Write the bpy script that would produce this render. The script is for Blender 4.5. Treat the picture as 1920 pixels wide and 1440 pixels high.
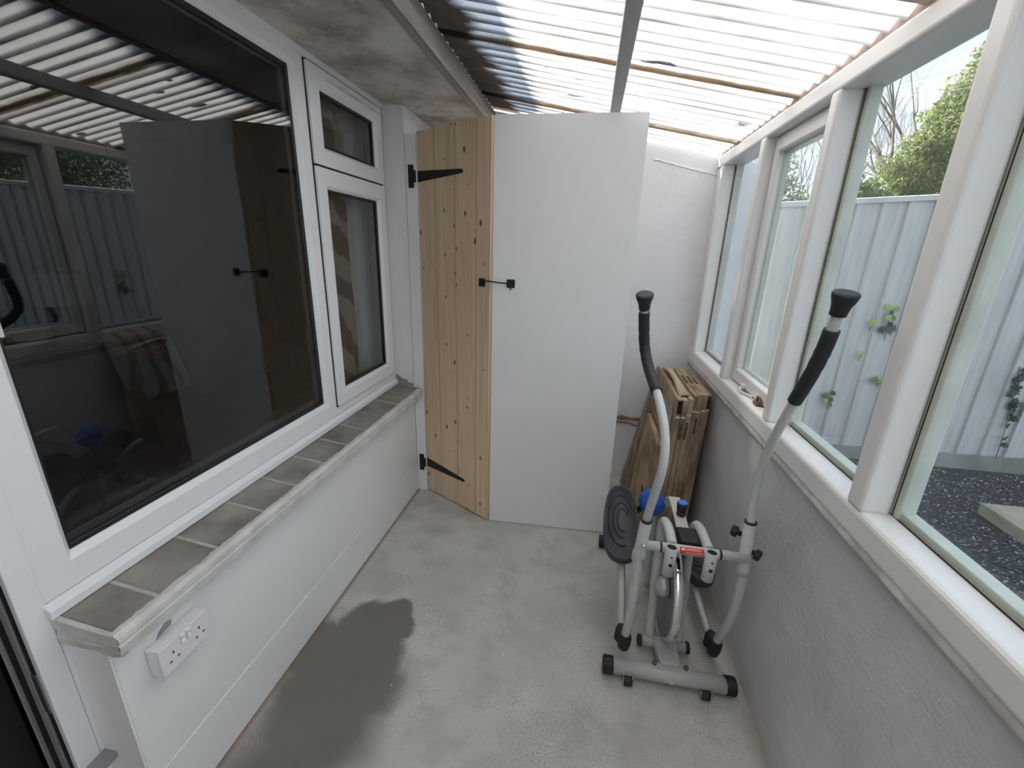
import bpy, bmesh, math, random
from mathutils import Vector, Matrix, noise as mnoise

scene = bpy.context.scene
for o in list(bpy.data.objects):
    bpy.data.objects.remove(o)
C = scene.collection
R = math.radians
random.seed(7)

# ------------------------------------------------------------------ camera
cam_d = bpy.data.cameras.new('camera')
cam_d.sensor_width = 36.0
cam_d.sensor_fit = 'HORIZONTAL'
cam_d.lens = 805.11 / 1920 * 36.0
cam_d.clip_start = 0.02
cam = bpy.data.objects.new('camera', cam_d)
C.objects.link(cam)
yaw, pitch, roll = 0.16483623, 0.3052259, 0.02981784
def _rx(a): return Matrix(((1,0,0),(0,math.cos(a),-math.sin(a)),(0,math.sin(a),math.cos(a))))
def _ry(a): return Matrix(((math.cos(a),0,math.sin(a)),(0,1,0),(-math.sin(a),0,math.cos(a))))
def _rz(a): return Matrix(((math.cos(a),-math.sin(a),0),(math.sin(a),math.cos(a),0),(0,0,1)))
w2c = _rz(roll) @ _rx(pitch) @ _ry(yaw) @ Matrix(((1,0,0),(0,0,-1),(0,1,0)))
c2w = w2c.transposed()
right, down, fwd = c2w.col[0], c2w.col[1], c2w.col[2]
m3 = Matrix((right, -down, -fwd)).transposed()
cam.matrix_world = Matrix.Translation((0, 0, 1.58)) @ m3.to_4x4()
scene.camera = cam

# ------------------------------------------------------------------ sky, sun, exposure
world = bpy.data.worlds.new('world')
scene.world = world
world.use_nodes = True
wn = world.node_tree
wn.nodes.clear()
w_out = wn.nodes.new('ShaderNodeOutputWorld')
w_bg = wn.nodes.new('ShaderNodeBackground')
w_tc = wn.nodes.new('ShaderNodeTexCoord')
w_sep = wn.nodes.new('ShaderNodeSeparateXYZ')
w_ramp = wn.nodes.new('ShaderNodeValToRGB')
w_ramp.color_ramp.elements[0].position = 0.0
w_ramp.color_ramp.elements[0].color = (0.80, 0.89, 1.0, 1)
w_ramp.color_ramp.elements[1].position = 0.9
w_ramp.color_ramp.elements[1].color = (0.62, 0.78, 1.0, 1)
wn.links.new(w_tc.outputs['Generated'], w_sep.inputs[0])
wn.links.new(w_sep.outputs['Z'], w_ramp.inputs[0])
wn.links.new(w_ramp.outputs[0], w_bg.inputs['Color'])
w_bg.inputs['Strength'].default_value = 0.55
wn.links.new(w_bg.outputs[0], w_out.inputs[0])

sun_d = bpy.data.lights.new('sun', 'SUN')
sun_d.energy = 8.6
sun_d.angle = R(7)
sun_d.color = (1.0, 0.935, 0.84)
sun = bpy.data.objects.new('sun', sun_d)
C.objects.link(sun)
sun.rotation_euler = Vector((-0.45, 0.60, 0.66)).to_track_quat('Z', 'Y').to_euler()
sun.location = (-4, 3, 8)

scene.view_settings.view_transform = 'Standard'
scene.view_settings.look = 'None'
scene.view_settings.gamma = 1.0
scene.view_settings.use_curve_mapping = False
scene.view_settings.exposure = 1.42

# ------------------------------------------------------------------ materials
MATS = {}
def mat(name, col, rough=0.55, metal=0.0, col2=None, nscale=6.0, ncontrast=(0.35, 0.65), stretch=(1, 1, 1),
        bump=None, spec=0.5, world_coords=False, detail=5.0):
    m = bpy.data.materials.new(name)
    m.use_nodes = True
    nt = m.node_tree
    b = nt.nodes['Principled BSDF']
    b.inputs['Base Color'].default_value = (*col, 1)
    b.inputs['Roughness'].default_value = rough
    b.inputs['Metallic'].default_value = metal
    b.inputs['Specular IOR Level'].default_value = spec
    if col2 is not None or bump is not None:
        if world_coords:
            src = nt.nodes.new('ShaderNodeNewGeometry').outputs['Position']
        else:
            src = nt.nodes.new('ShaderNodeTexCoord').outputs['Object']
        mp = nt.nodes.new('ShaderNodeMapping')
        mp.inputs['Scale'].default_value = stretch
        nt.links.new(src, mp.inputs['Vector'])
        if not world_coords:
            oi = nt.nodes.new('ShaderNodeObjectInfo')
            mu = nt.nodes.new('ShaderNodeMath'); mu.operation = 'MULTIPLY'; mu.inputs[1].default_value = 37.0
            nt.links.new(oi.outputs['Random'], mu.inputs[0])
            cb = nt.nodes.new('ShaderNodeCombineXYZ')
            for k in range(3): nt.links.new(mu.outputs[0], cb.inputs[k])
            nt.links.new(cb.outputs[0], mp.inputs['Location'])
        if col2 is not None:
            n = nt.nodes.new('ShaderNodeTexNoise')
            n.inputs['Scale'].default_value = nscale
            n.inputs['Detail'].default_value = detail
            nt.links.new(mp.outputs[0], n.inputs['Vector'])
            rp = nt.nodes.new('ShaderNodeValToRGB')
            rp.color_ramp.elements[0].position = ncontrast[0]
            rp.color_ramp.elements[1].position = ncontrast[1]
            rp.color_ramp.elements[0].color = (*col, 1)
            rp.color_ramp.elements[1].color = (*col2, 1)
            nt.links.new(n.outputs['Fac'], rp.inputs[0])
            nt.links.new(rp.outputs[0], b.inputs['Base Color'])
        if bump is not None:
            n2 = nt.nodes.new('ShaderNodeTexNoise')
            n2.inputs['Scale'].default_value = bump[0]
            n2.inputs['Detail'].default_value = 4.0
            nt.links.new(mp.outputs[0], n2.inputs['Vector'])
            bp = nt.nodes.new('ShaderNodeBump')
            bp.inputs['Strength'].default_value = bump[1]
            bp.inputs['Distance'].default_value = bump[2] if len(bump) > 2 else 0.01
            nt.links.new(n2.outputs['Fac'], bp.inputs['Height'])
            nt.links.new(bp.outputs[0], b.inputs['Normal'])
    MATS[name] = m
    return m

class NG:
    """small helper to chain shader nodes"""
    def __init__(self, m):
        self.nt = m.node_tree
    def n(self, t, **kw):
        nd = self.nt.nodes.new(t)
        for k, v in kw.items(): setattr(nd, k, v)
        return nd
    def l(self, a, b): self.nt.links.new(a, b)
    def math(self, op, a, b=None, c=None, clamp=False):
        nd = self.n('ShaderNodeMath', operation=op); nd.use_clamp = clamp
        for i, v in enumerate((a, b, c)):
            if v is None: continue
            if isinstance(v, (int, float)): nd.inputs[i].default_value = v
            else: self.l(v, nd.inputs[i])
        return nd.outputs[0]
    def ramp(self, fac, stops, interp='LINEAR'):
        nd = self.n('ShaderNodeValToRGB'); cr = nd.color_ramp; cr.interpolation = interp
        while len(cr.elements) < len(stops): cr.elements.new(0.5)
        for e, (p, c) in zip(cr.elements, stops):
            e.position = p; e.color = (*c, 1) if len(c) == 3 else c
        self.l(fac, nd.inputs[0]); return nd.outputs[0]
    def mix(self, fac, a, b, mode='MIX'):
        nd = self.n('ShaderNodeMix', data_type='RGBA', blend_type=mode)
        if isinstance(fac, (int, float)): nd.inputs[0].default_value = fac
        else: self.l(fac, nd.inputs[0])
        for i, v in ((6, a), (7, b)):
            if isinstance(v, tuple): nd.inputs[i].default_value = (*v, 1)
            else: self.l(v, nd.inputs[i])
        return nd.outputs[2]
    def noise(self, vec, scale, detail=4.0, rough=0.5, dist=0.0):
        nd = self.n('ShaderNodeTexNoise')
        nd.inputs['Scale'].default_value = scale; nd.inputs['Detail'].default_value = detail
        nd.inputs['Roughness'].default_value = rough; nd.inputs['Distortion'].default_value = dist
        if vec is not None: self.l(vec, nd.inputs['Vector'])
        return nd.outputs['Fac']
    def mapping(self, vec, scale=(1, 1, 1), loc=(0, 0, 0)):
        nd = self.n('ShaderNodeMapping'); nd.inputs['Scale'].default_value = scale
        nd.inputs['Location'].default_value = loc
        self.l(vec, nd.inputs['Vector']); return nd.outputs[0]

def blank(name):
    m = bpy.data.materials.new(name); m.use_nodes = True; MATS[name] = m
    return m, NG(m), m.node_tree.nodes['Principled BSDF']

# paints and plastics
mat('white_paint', (0.86, 0.86, 0.86), 0.5, col2=(0.80, 0.80, 0.795), nscale=3.0, bump=(60, 0.10, 0.004))
mat('white_board', (0.86, 0.86, 0.86), 0.5, col2=(0.825, 0.825, 0.82), nscale=1.6, bump=(90, 0.04, 0.002))
mat('white_upvc', (0.85, 0.86, 0.88), 0.28, spec=0.5)
mat('gloss_timber', (0.85, 0.84, 0.82), 0.30, col2=(0.80, 0.785, 0.76), nscale=5, bump=(25, 0.10, 0.004), stretch=(1, 0.2, 0.2))
mat('putty', (0.66, 0.68, 0.60), 0.6, col2=(0.55, 0.58, 0.50), nscale=9)
mat('dark_crack', (0.03, 0.025, 0.02), 0.9)
mat('caulk', (0.86, 0.85, 0.82), 0.6, col2=(0.55, 0.53, 0.50), nscale=12, bump=(40, 0.5, 0.01))
mat('foam_filler', (0.52, 0.42, 0.36), 0.9, col2=(0.40, 0.30, 0.25), nscale=18)
mat('rafter_paint', (0.49, 0.49, 0.485), 0.5, col2=(0.41, 0.41, 0.405), nscale=5, stretch=(1, 0.2, 1))
mat('fascia_wood', (0.42, 0.38, 0.33), 0.8, col2=(0.22, 0.19, 0.16), nscale=9, stretch=(1, 0.12, 2.5), bump=(30, 0.4, 0.006))
mat('black_metal', (0.012, 0.012, 0.013), 0.45, spec=0.4)
mat('black_rubber', (0.018, 0.018, 0.020), 0.6)
mat('black_gasket', (0.010, 0.010, 0.011), 0.5)
mat('steel', (0.62, 0.62, 0.62), 0.3, metal=1.0)
mat('mortar', (0.42, 0.40, 0.37), 0.9, col2=(0.55, 0.53, 0.49), nscale=25, bump=(70, 0.6, 0.01))
mat('sill_brick', (0.15, 0.135, 0.12), 0.85, col2=(0.37, 0.345, 0.31), nscale=6, ncontrast=(0.32, 0.72), bump=(90, 0.45, 0.006), detail=9)
mat('brick_edge_paint', (0.72, 0.71, 0.69), 0.7, col2=(0.60, 0.58, 0.54), nscale=14, bump=(70, 0.5, 0.006))
mat('cement_patch', (0.36, 0.36, 0.35), 0.9, col2=(0.28, 0.28, 0.27), nscale=12)
mat('copper_pipe', (0.42, 0.22, 0.16), 0.5, col2=(0.12, 0.07, 0.06), nscale=14, stretch=(1, 4, 4))
mat('cable', (0.20, 0.17, 0.15), 0.7)
mat('plank_wood', (0.36, 0.30, 0.24), 0.8, col2=(0.20, 0.16, 0.13), nscale=12, stretch=(6, 6, 0.5), bump=(20, 0.3, 0.004))
mat('cardboard', (0.47, 0.35, 0.23), 0.85, col2=(0.25, 0.17, 0.10), nscale=4.0, ncontrast=(0.40, 0.62), stretch=(2, 1, 1.2), bump=(60, 0.15, 0.004), detail=8)
mat('cardboard_light', (0.58, 0.45, 0.30), 0.85, col2=(0.46, 0.35, 0.23), nscale=6)
mat('carton_print', (0.06, 0.05, 0.045), 0.8)
mat('carton_tape', (0.70, 0.66, 0.58), 0.5)
mat('label_film', (0.20, 0.20, 0.18), 0.25, col2=(0.42, 0.41, 0.37), nscale=14)
mat('grey_steel_paint', (0.50, 0.51, 0.50), 0.42, col2=(0.46, 0.47, 0.46), nscale=4, spec=0.5)
mat('light_tube_paint', (0.58, 0.60, 0.59), 0.40, col2=(0.53, 0.55, 0.54), nscale=4, spec=0.5)
mat('cream_paint', (0.62, 0.61, 0.56), 0.5, col2=(0.55, 0.54, 0.49), nscale=7)
mat('silver_plastic', (0.50, 0.50, 0.52), 0.32, metal=0.4)
mat('chrome', (0.86, 0.86, 0.88), 0.10, metal=1.0)
mat('wheel_grey', (0.24, 0.24, 0.25), 0.45, metal=0.5)
mat('blue_plastic', (0.02, 0.10, 0.46), 0.35)
mat('blue_cap', (0.04, 0.22, 0.78), 0.35)
mat('pedal_plastic', (0.045, 0.045, 0.052), 0.6, col2=(0.07, 0.07, 0.078), nscale=10, bump=(200, 0.15, 0.002))
mat('sticker_red', (0.72, 0.035, 0.03), 0.4)
mat('sticker_text', (0.92, 0.72, 0.70), 0.5)
mat('yellow_dot', (0.62, 0.57, 0.42), 0.6)
mat('bolt_rust', (0.22, 0.15, 0.10), 0.6, metal=0.5)
mat('socket_plastic', (0.80, 0.79, 0.82), 0.3)
mat('switch_plastic', (0.88, 0.88, 0.88), 0.25)
mat('fence_paint', (0.57, 0.57, 0.55), 0.75, col2=(0.47, 0.475, 0.46), nscale=5, stretch=(6, 6, 0.5), bump=(40, 0.10, 0.002), detail=7)
mat('fence_cap_paint', (0.60, 0.61, 0.58), 0.7, col2=(0.50, 0.52, 0.49), nscale=8)
mat('gravel_board_concrete', (0.33, 0.34, 0.31), 0.9, col2=(0.22, 0.24, 0.19), nscale=5, bump=(40, 0.4, 0.008))
mat('gravel_bed', (0.03, 0.033, 0.036), 0.9, col2=(0.06, 0.064, 0.068), nscale=60, bump=(120, 0.8, 0.02), world_coords=True)
mat('slab_stone', (0.44, 0.40, 0.29), 0.9, col2=(0.34, 0.31, 0.22), nscale=8, bump=(50, 0.4, 0.006))
mat('moss_render', (0.34, 0.36, 0.31), 0.9, col2=(0.18, 0.20, 0.13), nscale=6, bump=(60, 0.4, 0.006))
mat('ivy_leaf', (0.10, 0.20, 0.05), 0.5, col2=(0.03, 0.07, 0.03), nscale=1.0)
mat('ivy_leaf_bright', (0.26, 0.40, 0.07), 0.5)
mat('ivy_leaf_dark', (0.035, 0.06, 0.04), 0.5)
mat('bark', (0.20, 0.17, 0.14), 0.9, col2=(0.12, 0.10, 0.08), nscale=14)
mat('bark_pale', (0.36, 0.33, 0.31), 0.9, col2=(0.26, 0.24, 0.22), nscale=14)
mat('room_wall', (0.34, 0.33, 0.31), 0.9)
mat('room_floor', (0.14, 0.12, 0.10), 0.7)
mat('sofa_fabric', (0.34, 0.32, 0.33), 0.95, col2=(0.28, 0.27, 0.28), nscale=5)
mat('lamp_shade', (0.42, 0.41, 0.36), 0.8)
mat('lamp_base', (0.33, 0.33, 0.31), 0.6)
mat('doorway_black', (0.01, 0.01, 0.012), 0.5)
mat('sheer_curtain', (0.86, 0.88, 0.86), 0.9)
mat('roof_tile', (0.16, 0.10, 0.08), 0.9, col2=(0.10, 0.07, 0.06), nscale=12)
mat('door_grey', (0.30, 0.30, 0.31), 0.4)

# grey rough-rendered dwarf wall
m, g, b = blank('wall_render')
pos = g.n('ShaderNodeNewGeometry').outputs['Position']
n1 = g.noise(g.mapping(pos, (1, 1, 0.8)), 3.0, 6)
g.l(g.ramp(n1, [(0.35, (0.64, 0.64, 0.65)), (0.7, (0.73, 0.73, 0.73))]), b.inputs['Base Color'])
b.inputs['Roughness'].default_value = 0.34
n2 = g.noise(g.mapping(pos, (1, 0.6, 1)), 85.0, 6, 0.65)
n3 = g.noise(g.mapping(pos, (1, 1, 0.6)), 5.0, 3)
hsum = g.math('ADD', g.math('MULTIPLY', n2, 0.35), g.math('MULTIPLY', n3, 2.2))
bp = g.n('ShaderNodeBump'); bp.inputs['Strength'].default_value = 0.8; bp.inputs['Distance'].default_value = 0.016
g.l(hsum, bp.inputs['Height']); g.l(bp.outputs[0], b.inputs['Normal'])

# white plaster end wall
m, g, b = blank('end_plaster')
pos = g.n('ShaderNodeNewGeometry').outputs['Position']
n1 = g.noise(pos, 2.2, 5)
g.l(g.ramp(n1, [(0.35, (0.81, 0.805, 0.82)), (0.7, (0.88, 0.88, 0.90))]), b.inputs['Base Color'])
n2 = g.noise(pos, 34.0, 5)
n3 = g.noise(pos, 5.0, 2)
sx = g.n('ShaderNodeSeparateXYZ'); g.l(pos, sx.inputs[0])
bp = g.n('ShaderNodeBump'); bp.inputs['Strength'].default_value = 0.35; bp.inputs['Distance'].default_value = 0.012
g.l(g.math('ADD', g.math('MULTIPLY', n2, 0.4), n3), bp.inputs['Height']); g.l(bp.outputs[0], b.inputs['Normal'])
b.inputs['Roughness'].default_value = 0.65

# mouldy painted soffit concrete
m, g, b = blank('soffit_paint')
pos = g.n('ShaderNodeNewGeometry').outputs['Position']
n1 = g.noise(pos, 3.5, 8, 0.62)
n2 = g.noise(g.mapping(pos, (1, 1, 1), (3, 5, 1)), 16.0, 8, 0.7)
c1 = g.ramp(n1, [(0.36, (0.36, 0.325, 0.29)), (0.56, (0.72, 0.67, 0.61)), (0.72, (0.82, 0.80, 0.74))])
c2 = g.mix(g.ramp(n2, [(0.57, (0, 0, 0)), (0.70, (0.75, 0.75, 0.75))]), c1, (0.24, 0.225, 0.20))
g.l(c2, b.inputs['Base Color']); b.inputs['Roughness'].default_value = 0.85
bp = g.n('ShaderNodeBump'); bp.inputs['Strength'].default_value = 0.3; bp.inputs['Distance'].default_value = 0.01
g.l(n2, bp.inputs['Height']); g.l(bp.outputs[0], b.inputs['Normal'])

# bare pine with knots and grain along the height
m, g, b = blank('pine')
tc = g.n('ShaderNodeTexCoord').outputs['Object']
oi = g.n('ShaderNodeObjectInfo').outputs['Random']
cb = g.n('ShaderNodeCombineXYZ'); r37 = g.math('MULTIPLY', oi, 23.0)
for k in range(3): g.l(r37, cb.inputs[k])
va = g.n('ShaderNodeVectorMath', operation='ADD'); g.l(tc, va.inputs[0]); g.l(cb.outputs[0], va.inputs[1])
v = va.outputs[0]
grain = g.noise(g.mapping(v, (30, 30, 1.0)), 1.0, 4, 0.55, 1.6)
fine = g.noise(g.mapping(v, (160, 160, 4)), 1.0, 3)
base = g.ramp(grain, [(0.25, (0.62, 0.45, 0.275)), (0.48, (0.80, 0.60, 0.40)), (0.75, (0.87, 0.68, 0.47))])
base = g.mix(g.math('MULTIPLY', fine, 0.25), base, (0.55, 0.42, 0.29))
vor = g.n('ShaderNodeTexVoronoi', voronoi_dimensions='2D'); vor.inputs['Scale'].default_value = 1.0
sp_ = g.n('ShaderNodeSeparateXYZ'); g.l(v, sp_.inputs[0])
kc_ = g.n('ShaderNodeCombineXYZ'); g.l(g.math('MULTIPLY', sp_.outputs['X'], 15.0), kc_.inputs[0]); g.l(g.math('MULTIPLY', sp_.outputs['Z'], 7.5), kc_.inputs[1])
g.l(kc_.outputs[0], vor.inputs['Vector'])
sc_ = g.n('ShaderNodeSeparateColor'); g.l(vor.outputs['Color'], sc_.inputs[0])
kd = g.math('ADD', vor.outputs['Distance'], g.math('MULTIPLY', sc_.outputs[0], 0.24))
knot = g.ramp(kd, [(0.07, (1, 1, 1)), (0.12, (0.65, 0.65, 0.65)), (0.155, (0, 0, 0))])
base = g.mix(knot, base, (0.17, 0.085, 0.04))
g.l(base, b.inputs['Base Color']); b.inputs['Roughness'].default_value = 0.6
bp = g.n('ShaderNodeBump'); bp.inputs['Strength'].default_value = 0.12; bp.inputs['Distance'].default_value = 0.003
g.l(grain, bp.inputs['Height']); g.l(bp.outputs[0], b.inputs['Normal'])
mat('joint_shade', (0.10, 0.065, 0.04), 0.9)  # near-black colour for the painted shade in the door's plank joints
mat('pine_edge', (0.78, 0.60, 0.40), 0.6, col2=(0.70, 0.53, 0.35), nscale=3, stretch=(10, 10, 0.6))

# concrete floor with a damp patch by the house wall
m, g, b = blank('floor_concrete')
pos = g.n('ShaderNodeNewGeometry').outputs['Position']
big = g.noise(pos, 1.7, 5, 0.55)
mid = g.noise(g.mapping(pos, (1, 1, 1), (4, 2, 0)), 6.0, 7, 0.6)
fin = g.noise(pos, 150.0, 4, 0.75)
col = g.ramp(big, [(0.30, (0.50, 0.475, 0.43)), (0.50, (0.61, 0.585, 0.545)), (0.72, (0.69, 0.665, 0.625))])
col = g.mix(g.ramp(mid, [(0.46, (0, 0, 0)), (0.68, (0.75, 0.75, 0.75))]), col, (0.40, 0.385, 0.345))
col = g.mix(g.ramp(g.noise(g.mapping(pos, (1, 1, 1), (9, 9, 0)), 2.4, 4), [(0.48, (0, 0, 0)), (0.64, (0.7, 0.7, 0.7))]), col, (0.47, 0.49, 0.435))
speck_mask = g.ramp(big, [(0.40, (0, 0, 0)), (0.60, (1, 1, 1))])
speck = g.math('MULTIPLY', g.ramp(fin, [(0.50, (0, 0, 0)), (0.62, (0.9, 0.9, 0.9))]), g.math('ADD', speck_mask, 0.25))
col = g.mix(speck, col, (0.30, 0.285, 0.27))
# damp patch: union of soft discs whose outline is broken up by noise
warp = g.n('ShaderNodeVectorMath', operation='SCALE')
wv = g.n('ShaderNodeTexNoise'); wv.inputs['Scale'].default_value = 5.0; wv.inputs['Detail'].default_value = 5.0
g.l(pos, wv.inputs['Vector'])
sub = g.n('ShaderNodeVectorMath', operation='SUBTRACT'); g.l(wv.outputs['Color'], sub.inputs[0]); sub.inputs[1].default_value = (0.5, 0.5, 0.5)
g.l(sub.outputs[0], warp.inputs[0]); warp.inputs['Scale'].default_value = 0.16
pv = g.n('ShaderNodeVectorMath', operation='ADD'); g.l(pos, pv.inputs[0]); g.l(warp.outputs[0], pv.inputs[1])
def disc(cx, cy, rx, ry, soft):
    mp = g.n('ShaderNodeMapping'); mp.inputs['Location'].default_value = (-cx / rx, -cy / ry, 0)
    mp.inputs['Scale'].default_value = (1 / rx, 1 / ry, 0)
    g.l(pv.outputs[0], mp.inputs['Vector'])
    ln = g.n('ShaderNodeVectorMath', operation='LENGTH'); g.l(mp.outputs[0], ln.inputs[0])
    mr = g.n('ShaderNodeMapRange', interpolation_type='SMOOTHSTEP')
    mr.inputs['From Min'].default_value = 1.0 + soft; mr.inputs['From Max'].default_value = 1.0 - soft
    g.l(ln.outputs['Value'], mr.inputs['Value']); return mr.outputs[0]
wet = disc(-0.79, 1.365, 0.165, 0.14, 0.09)
for a in ((-0.80, 1.20, 0.19, 0.17, 0.14), (-0.94, 1.20, 0.13, 0.14, 0.2), (-0.80, 1.06, 0.24, 0.18, 0.20), (-0.80, 0.94, 0.21, 0.16, 0.35), (-0.84, 0.78, 0.19, 0.17, 0.6)):
    wet = g.math('MAXIMUM', wet, disc(*a))
col = g.mix(g.math('MULTIPLY', wet, 0.90), col, g.mix(mid, (0.11, 0.10, 0.085), (0.19, 0.17, 0.145)))
# paint drips
vor = g.n('ShaderNodeTexVoronoi'); vor.inputs['Scale'].default_value = 7.0; g.l(pos, vor.inputs['Vector'])
col = g.mix(g.ramp(vor.outputs['Distance'], [(0.022, (0.9, 0.9, 0.9)), (0.034, (0, 0, 0))]), col, (0.75, 0.74, 0.70))
# rusty line along the house wall
sx = g.n('ShaderNodeSeparateXYZ'); g.l(pos, sx.inputs[0])
ln = g.ramp(g.math('ADD', g.math('ADD', sx.outputs['X'], 1.032), g.math('MULTIPLY', mid, 0.02)), [(0.012, (0.8, 0.8, 0.8)), (0.035, (0, 0, 0))])
col = g.mix(ln, col, (0.22, 0.14, 0.09))
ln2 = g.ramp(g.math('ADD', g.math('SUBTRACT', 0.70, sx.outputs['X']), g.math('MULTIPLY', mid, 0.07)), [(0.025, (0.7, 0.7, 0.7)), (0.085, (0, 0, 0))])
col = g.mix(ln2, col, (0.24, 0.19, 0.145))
g.l(col, b.inputs['Base Color'])
rg = g.n('ShaderNodeMapRange'); rg.inputs['To Min'].default_value = 0.75; rg.inputs['To Max'].default_value = 0.48
g.l(wet, rg.inputs['Value']); g.l(rg.outputs[0], b.inputs['Roughness'])
bp = g.n('ShaderNodeBump'); bp.inputs['Strength'].default_value = 0.18; bp.inputs['Distance'].default_value = 0.005
g.l(g.math('ADD', fin, mid), bp.inputs['Height']); g.l(bp.outputs[0], b.inputs['Normal'])

# translucent corrugated sheet with algae by the house and dirt in the laps
OVER = 0.67; LAP0 = 1.955
m, g, b = blank('roof_plastic')
m.node_tree.nodes.remove(b)
out = m.node_tree.nodes['Material Output']
pos = g.n('ShaderNodeNewGeometry').outputs['Position']
sx = g.n('ShaderNodeSeparateXYZ'); g.l(pos, sx.inputs[0])
X, Y = sx.outputs['X'], sx.outputs['Y']
na = g.noise(g.mapping(pos, (1, 1.0, 1)), 9.0, 6, 0.6)
nb = g.noise(g.mapping(pos, (1.2, 8, 1)), 2.0, 5, 0.6)
nc = g.noise(g.mapping(pos, (4, 10, 1), (2, 7, 0)), 1.4, 6, 0.65)
base = g.ramp(nb, [(0.35, (0.93, 0.94, 0.96)), (0.75, (0.84, 0.82, 0.78))])
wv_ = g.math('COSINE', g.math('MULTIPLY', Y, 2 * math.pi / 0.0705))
valley_shade = g.ramp(g.math('ADD', g.math('MULTIPLY', wv_, 0.5), 0.5), [(0.01, (1, 1, 1)), (0.20, (0.84, 0.84, 0.84)), (0.50, (0, 0, 0))])  # corrugation shading painted into the sheet as dark lines along each valley
base = g.mix(g.math('MULTIPLY', valley_shade, g.ramp(nb, [(0.3, (0.75, 0.75, 0.75)), (0.7, (1, 1, 1))])), base, (0.048, 0.047, 0.052))
# lap distance: |((y - LAP0 + OVER/2) mod OVER) - OVER/2|
fr = g.math('FLOORED_MODULO', g.math('ADD', g.math('SUBTRACT', Y, LAP0), OVER / 2), OVER)
dl = g.math('ABSOLUTE', g.math('SUBTRACT', fr, OVER / 2))
lap = g.math('MULTIPLY', g.ramp(dl, [(0.030, (1, 1, 1)), (0.045, (0, 0, 0))]), g.ramp(na, [(0.25, (0.25, 0.25, 0.25)), (0.6, (0.95, 0.95, 0.95))]))
base = g.mix(lap, base, g.mix(nc, (0.17, 0.12, 0.075), (0.40, 0.34, 0.27)))
spots = g.ramp(nc, [(0.70, (0, 0, 0)), (0.78, (0.8, 0.8, 0.8))])
base = g.mix(spots, base, (0.34, 0.22, 0.12))
fl = g.noise(g.mapping(pos, (1, 1, 1), (1, 1, 4)), 70.0, 3)
base = g.mix(g.ramp(fl, [(0.70, (0, 0, 0)), (0.74, (0.7, 0.7, 0.7))]), base, (0.16, 0.12, 0.09))
al = g.math('ADD', X, g.math('MULTIPLY', g.noise(g.mapping(pos, (2, 16, 1)), 1.0, 5, 0.7), -0.26))
algae = g.ramp(g.math('ADD', al, 1.0), [(0.345, (1, 1, 1)), (0.40, (0.0, 0.0, 0.0))])
base = g.mix(algae, base, g.mix(na, (0.02, 0.016, 0.012), (0.12, 0.085, 0.06)))
tr = g.n('ShaderNodeBsdfTranslucent'); df = g.n('ShaderNodeBsdfDiffuse'); gl = g.n('ShaderNodeBsdfGlossy')
g.l(base, tr.inputs['Color']); g.l(base, df.inputs['Color']); gl.inputs['Roughness'].default_value = 0.25
mx = g.n('ShaderNodeMixShader'); mx.inputs[0].default_value = 0.30
g.l(tr.outputs[0], mx.inputs[1]); g.l(df.outputs[0], mx.inputs[2])
mx2 = g.n('ShaderNodeMixShader'); mx2.inputs[0].default_value = 0.04
g.l(mx.outputs[0], mx2.inputs[1]); g.l(gl.outputs[0], mx2.inputs[2])
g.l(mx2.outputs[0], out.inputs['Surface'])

def glass(name, f0, tint, rough=0.0, haze=0.0):
    m, g, b = blank(name)
    m.node_tree.nodes.remove(b)
    out = m.node_tree.nodes['Material Output']
    tp = g.n('ShaderNodeBsdfTransparent'); tp.inputs['Color'].default_value = (*tint, 1)
    gs = g.n('ShaderNodeBsdfGlossy'); gs.inputs['Roughness'].default_value = rough
    # Schlick reflectance, the same from both sides of the sheet
    ge = g.n('ShaderNodeNewGeometry')
    dt_ = g.n('ShaderNodeVectorMath', operation='DOT_PRODUCT'); g.l(ge.outputs['Normal'], dt_.inputs[0]); g.l(ge.outputs['Incoming'], dt_.inputs[1])
    om = g.math('SUBTRACT', 1.0, g.math('ABSOLUTE', dt_.outputs['Value']), clamp=True)
    fr = g.math('ADD', g.math('MULTIPLY', g.math('POWER', om, 5.0), 1.0 - f0), f0)
    mx = g.n('ShaderNodeMixShader')
    g.l(fr, mx.inputs[0]); g.l(tp.outputs[0], mx.inputs[1]); g.l(gs.outputs[0], mx.inputs[2])
    last = mx.outputs[0]
    if haze:
        df = g.n('ShaderNodeBsdfDiffuse'); df.inputs['Color'].default_value = (0.7, 0.75, 0.72, 1)
        pos = ge.outputs['Position']
        hz = g.ramp(g.noise(pos, 6.0, 6), [(0.4, (haze * 0.4,) * 3), (0.8, (haze,) * 3)])
        m2 = g.n('ShaderNodeMixShader'); g.l(hz, m2.inputs[0]); g.l(last, m2.inputs[1]); g.l(df.outputs[0], m2.inputs[2])
        last = m2.outputs[0]
    g.l(last, out.inputs['Surface'])
glass('garden_glass', 0.025, (0.96, 0.98, 0.975), haze=0.03)
glass('house_glass', 0.07, (0.74, 0.75, 0.76))

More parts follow.
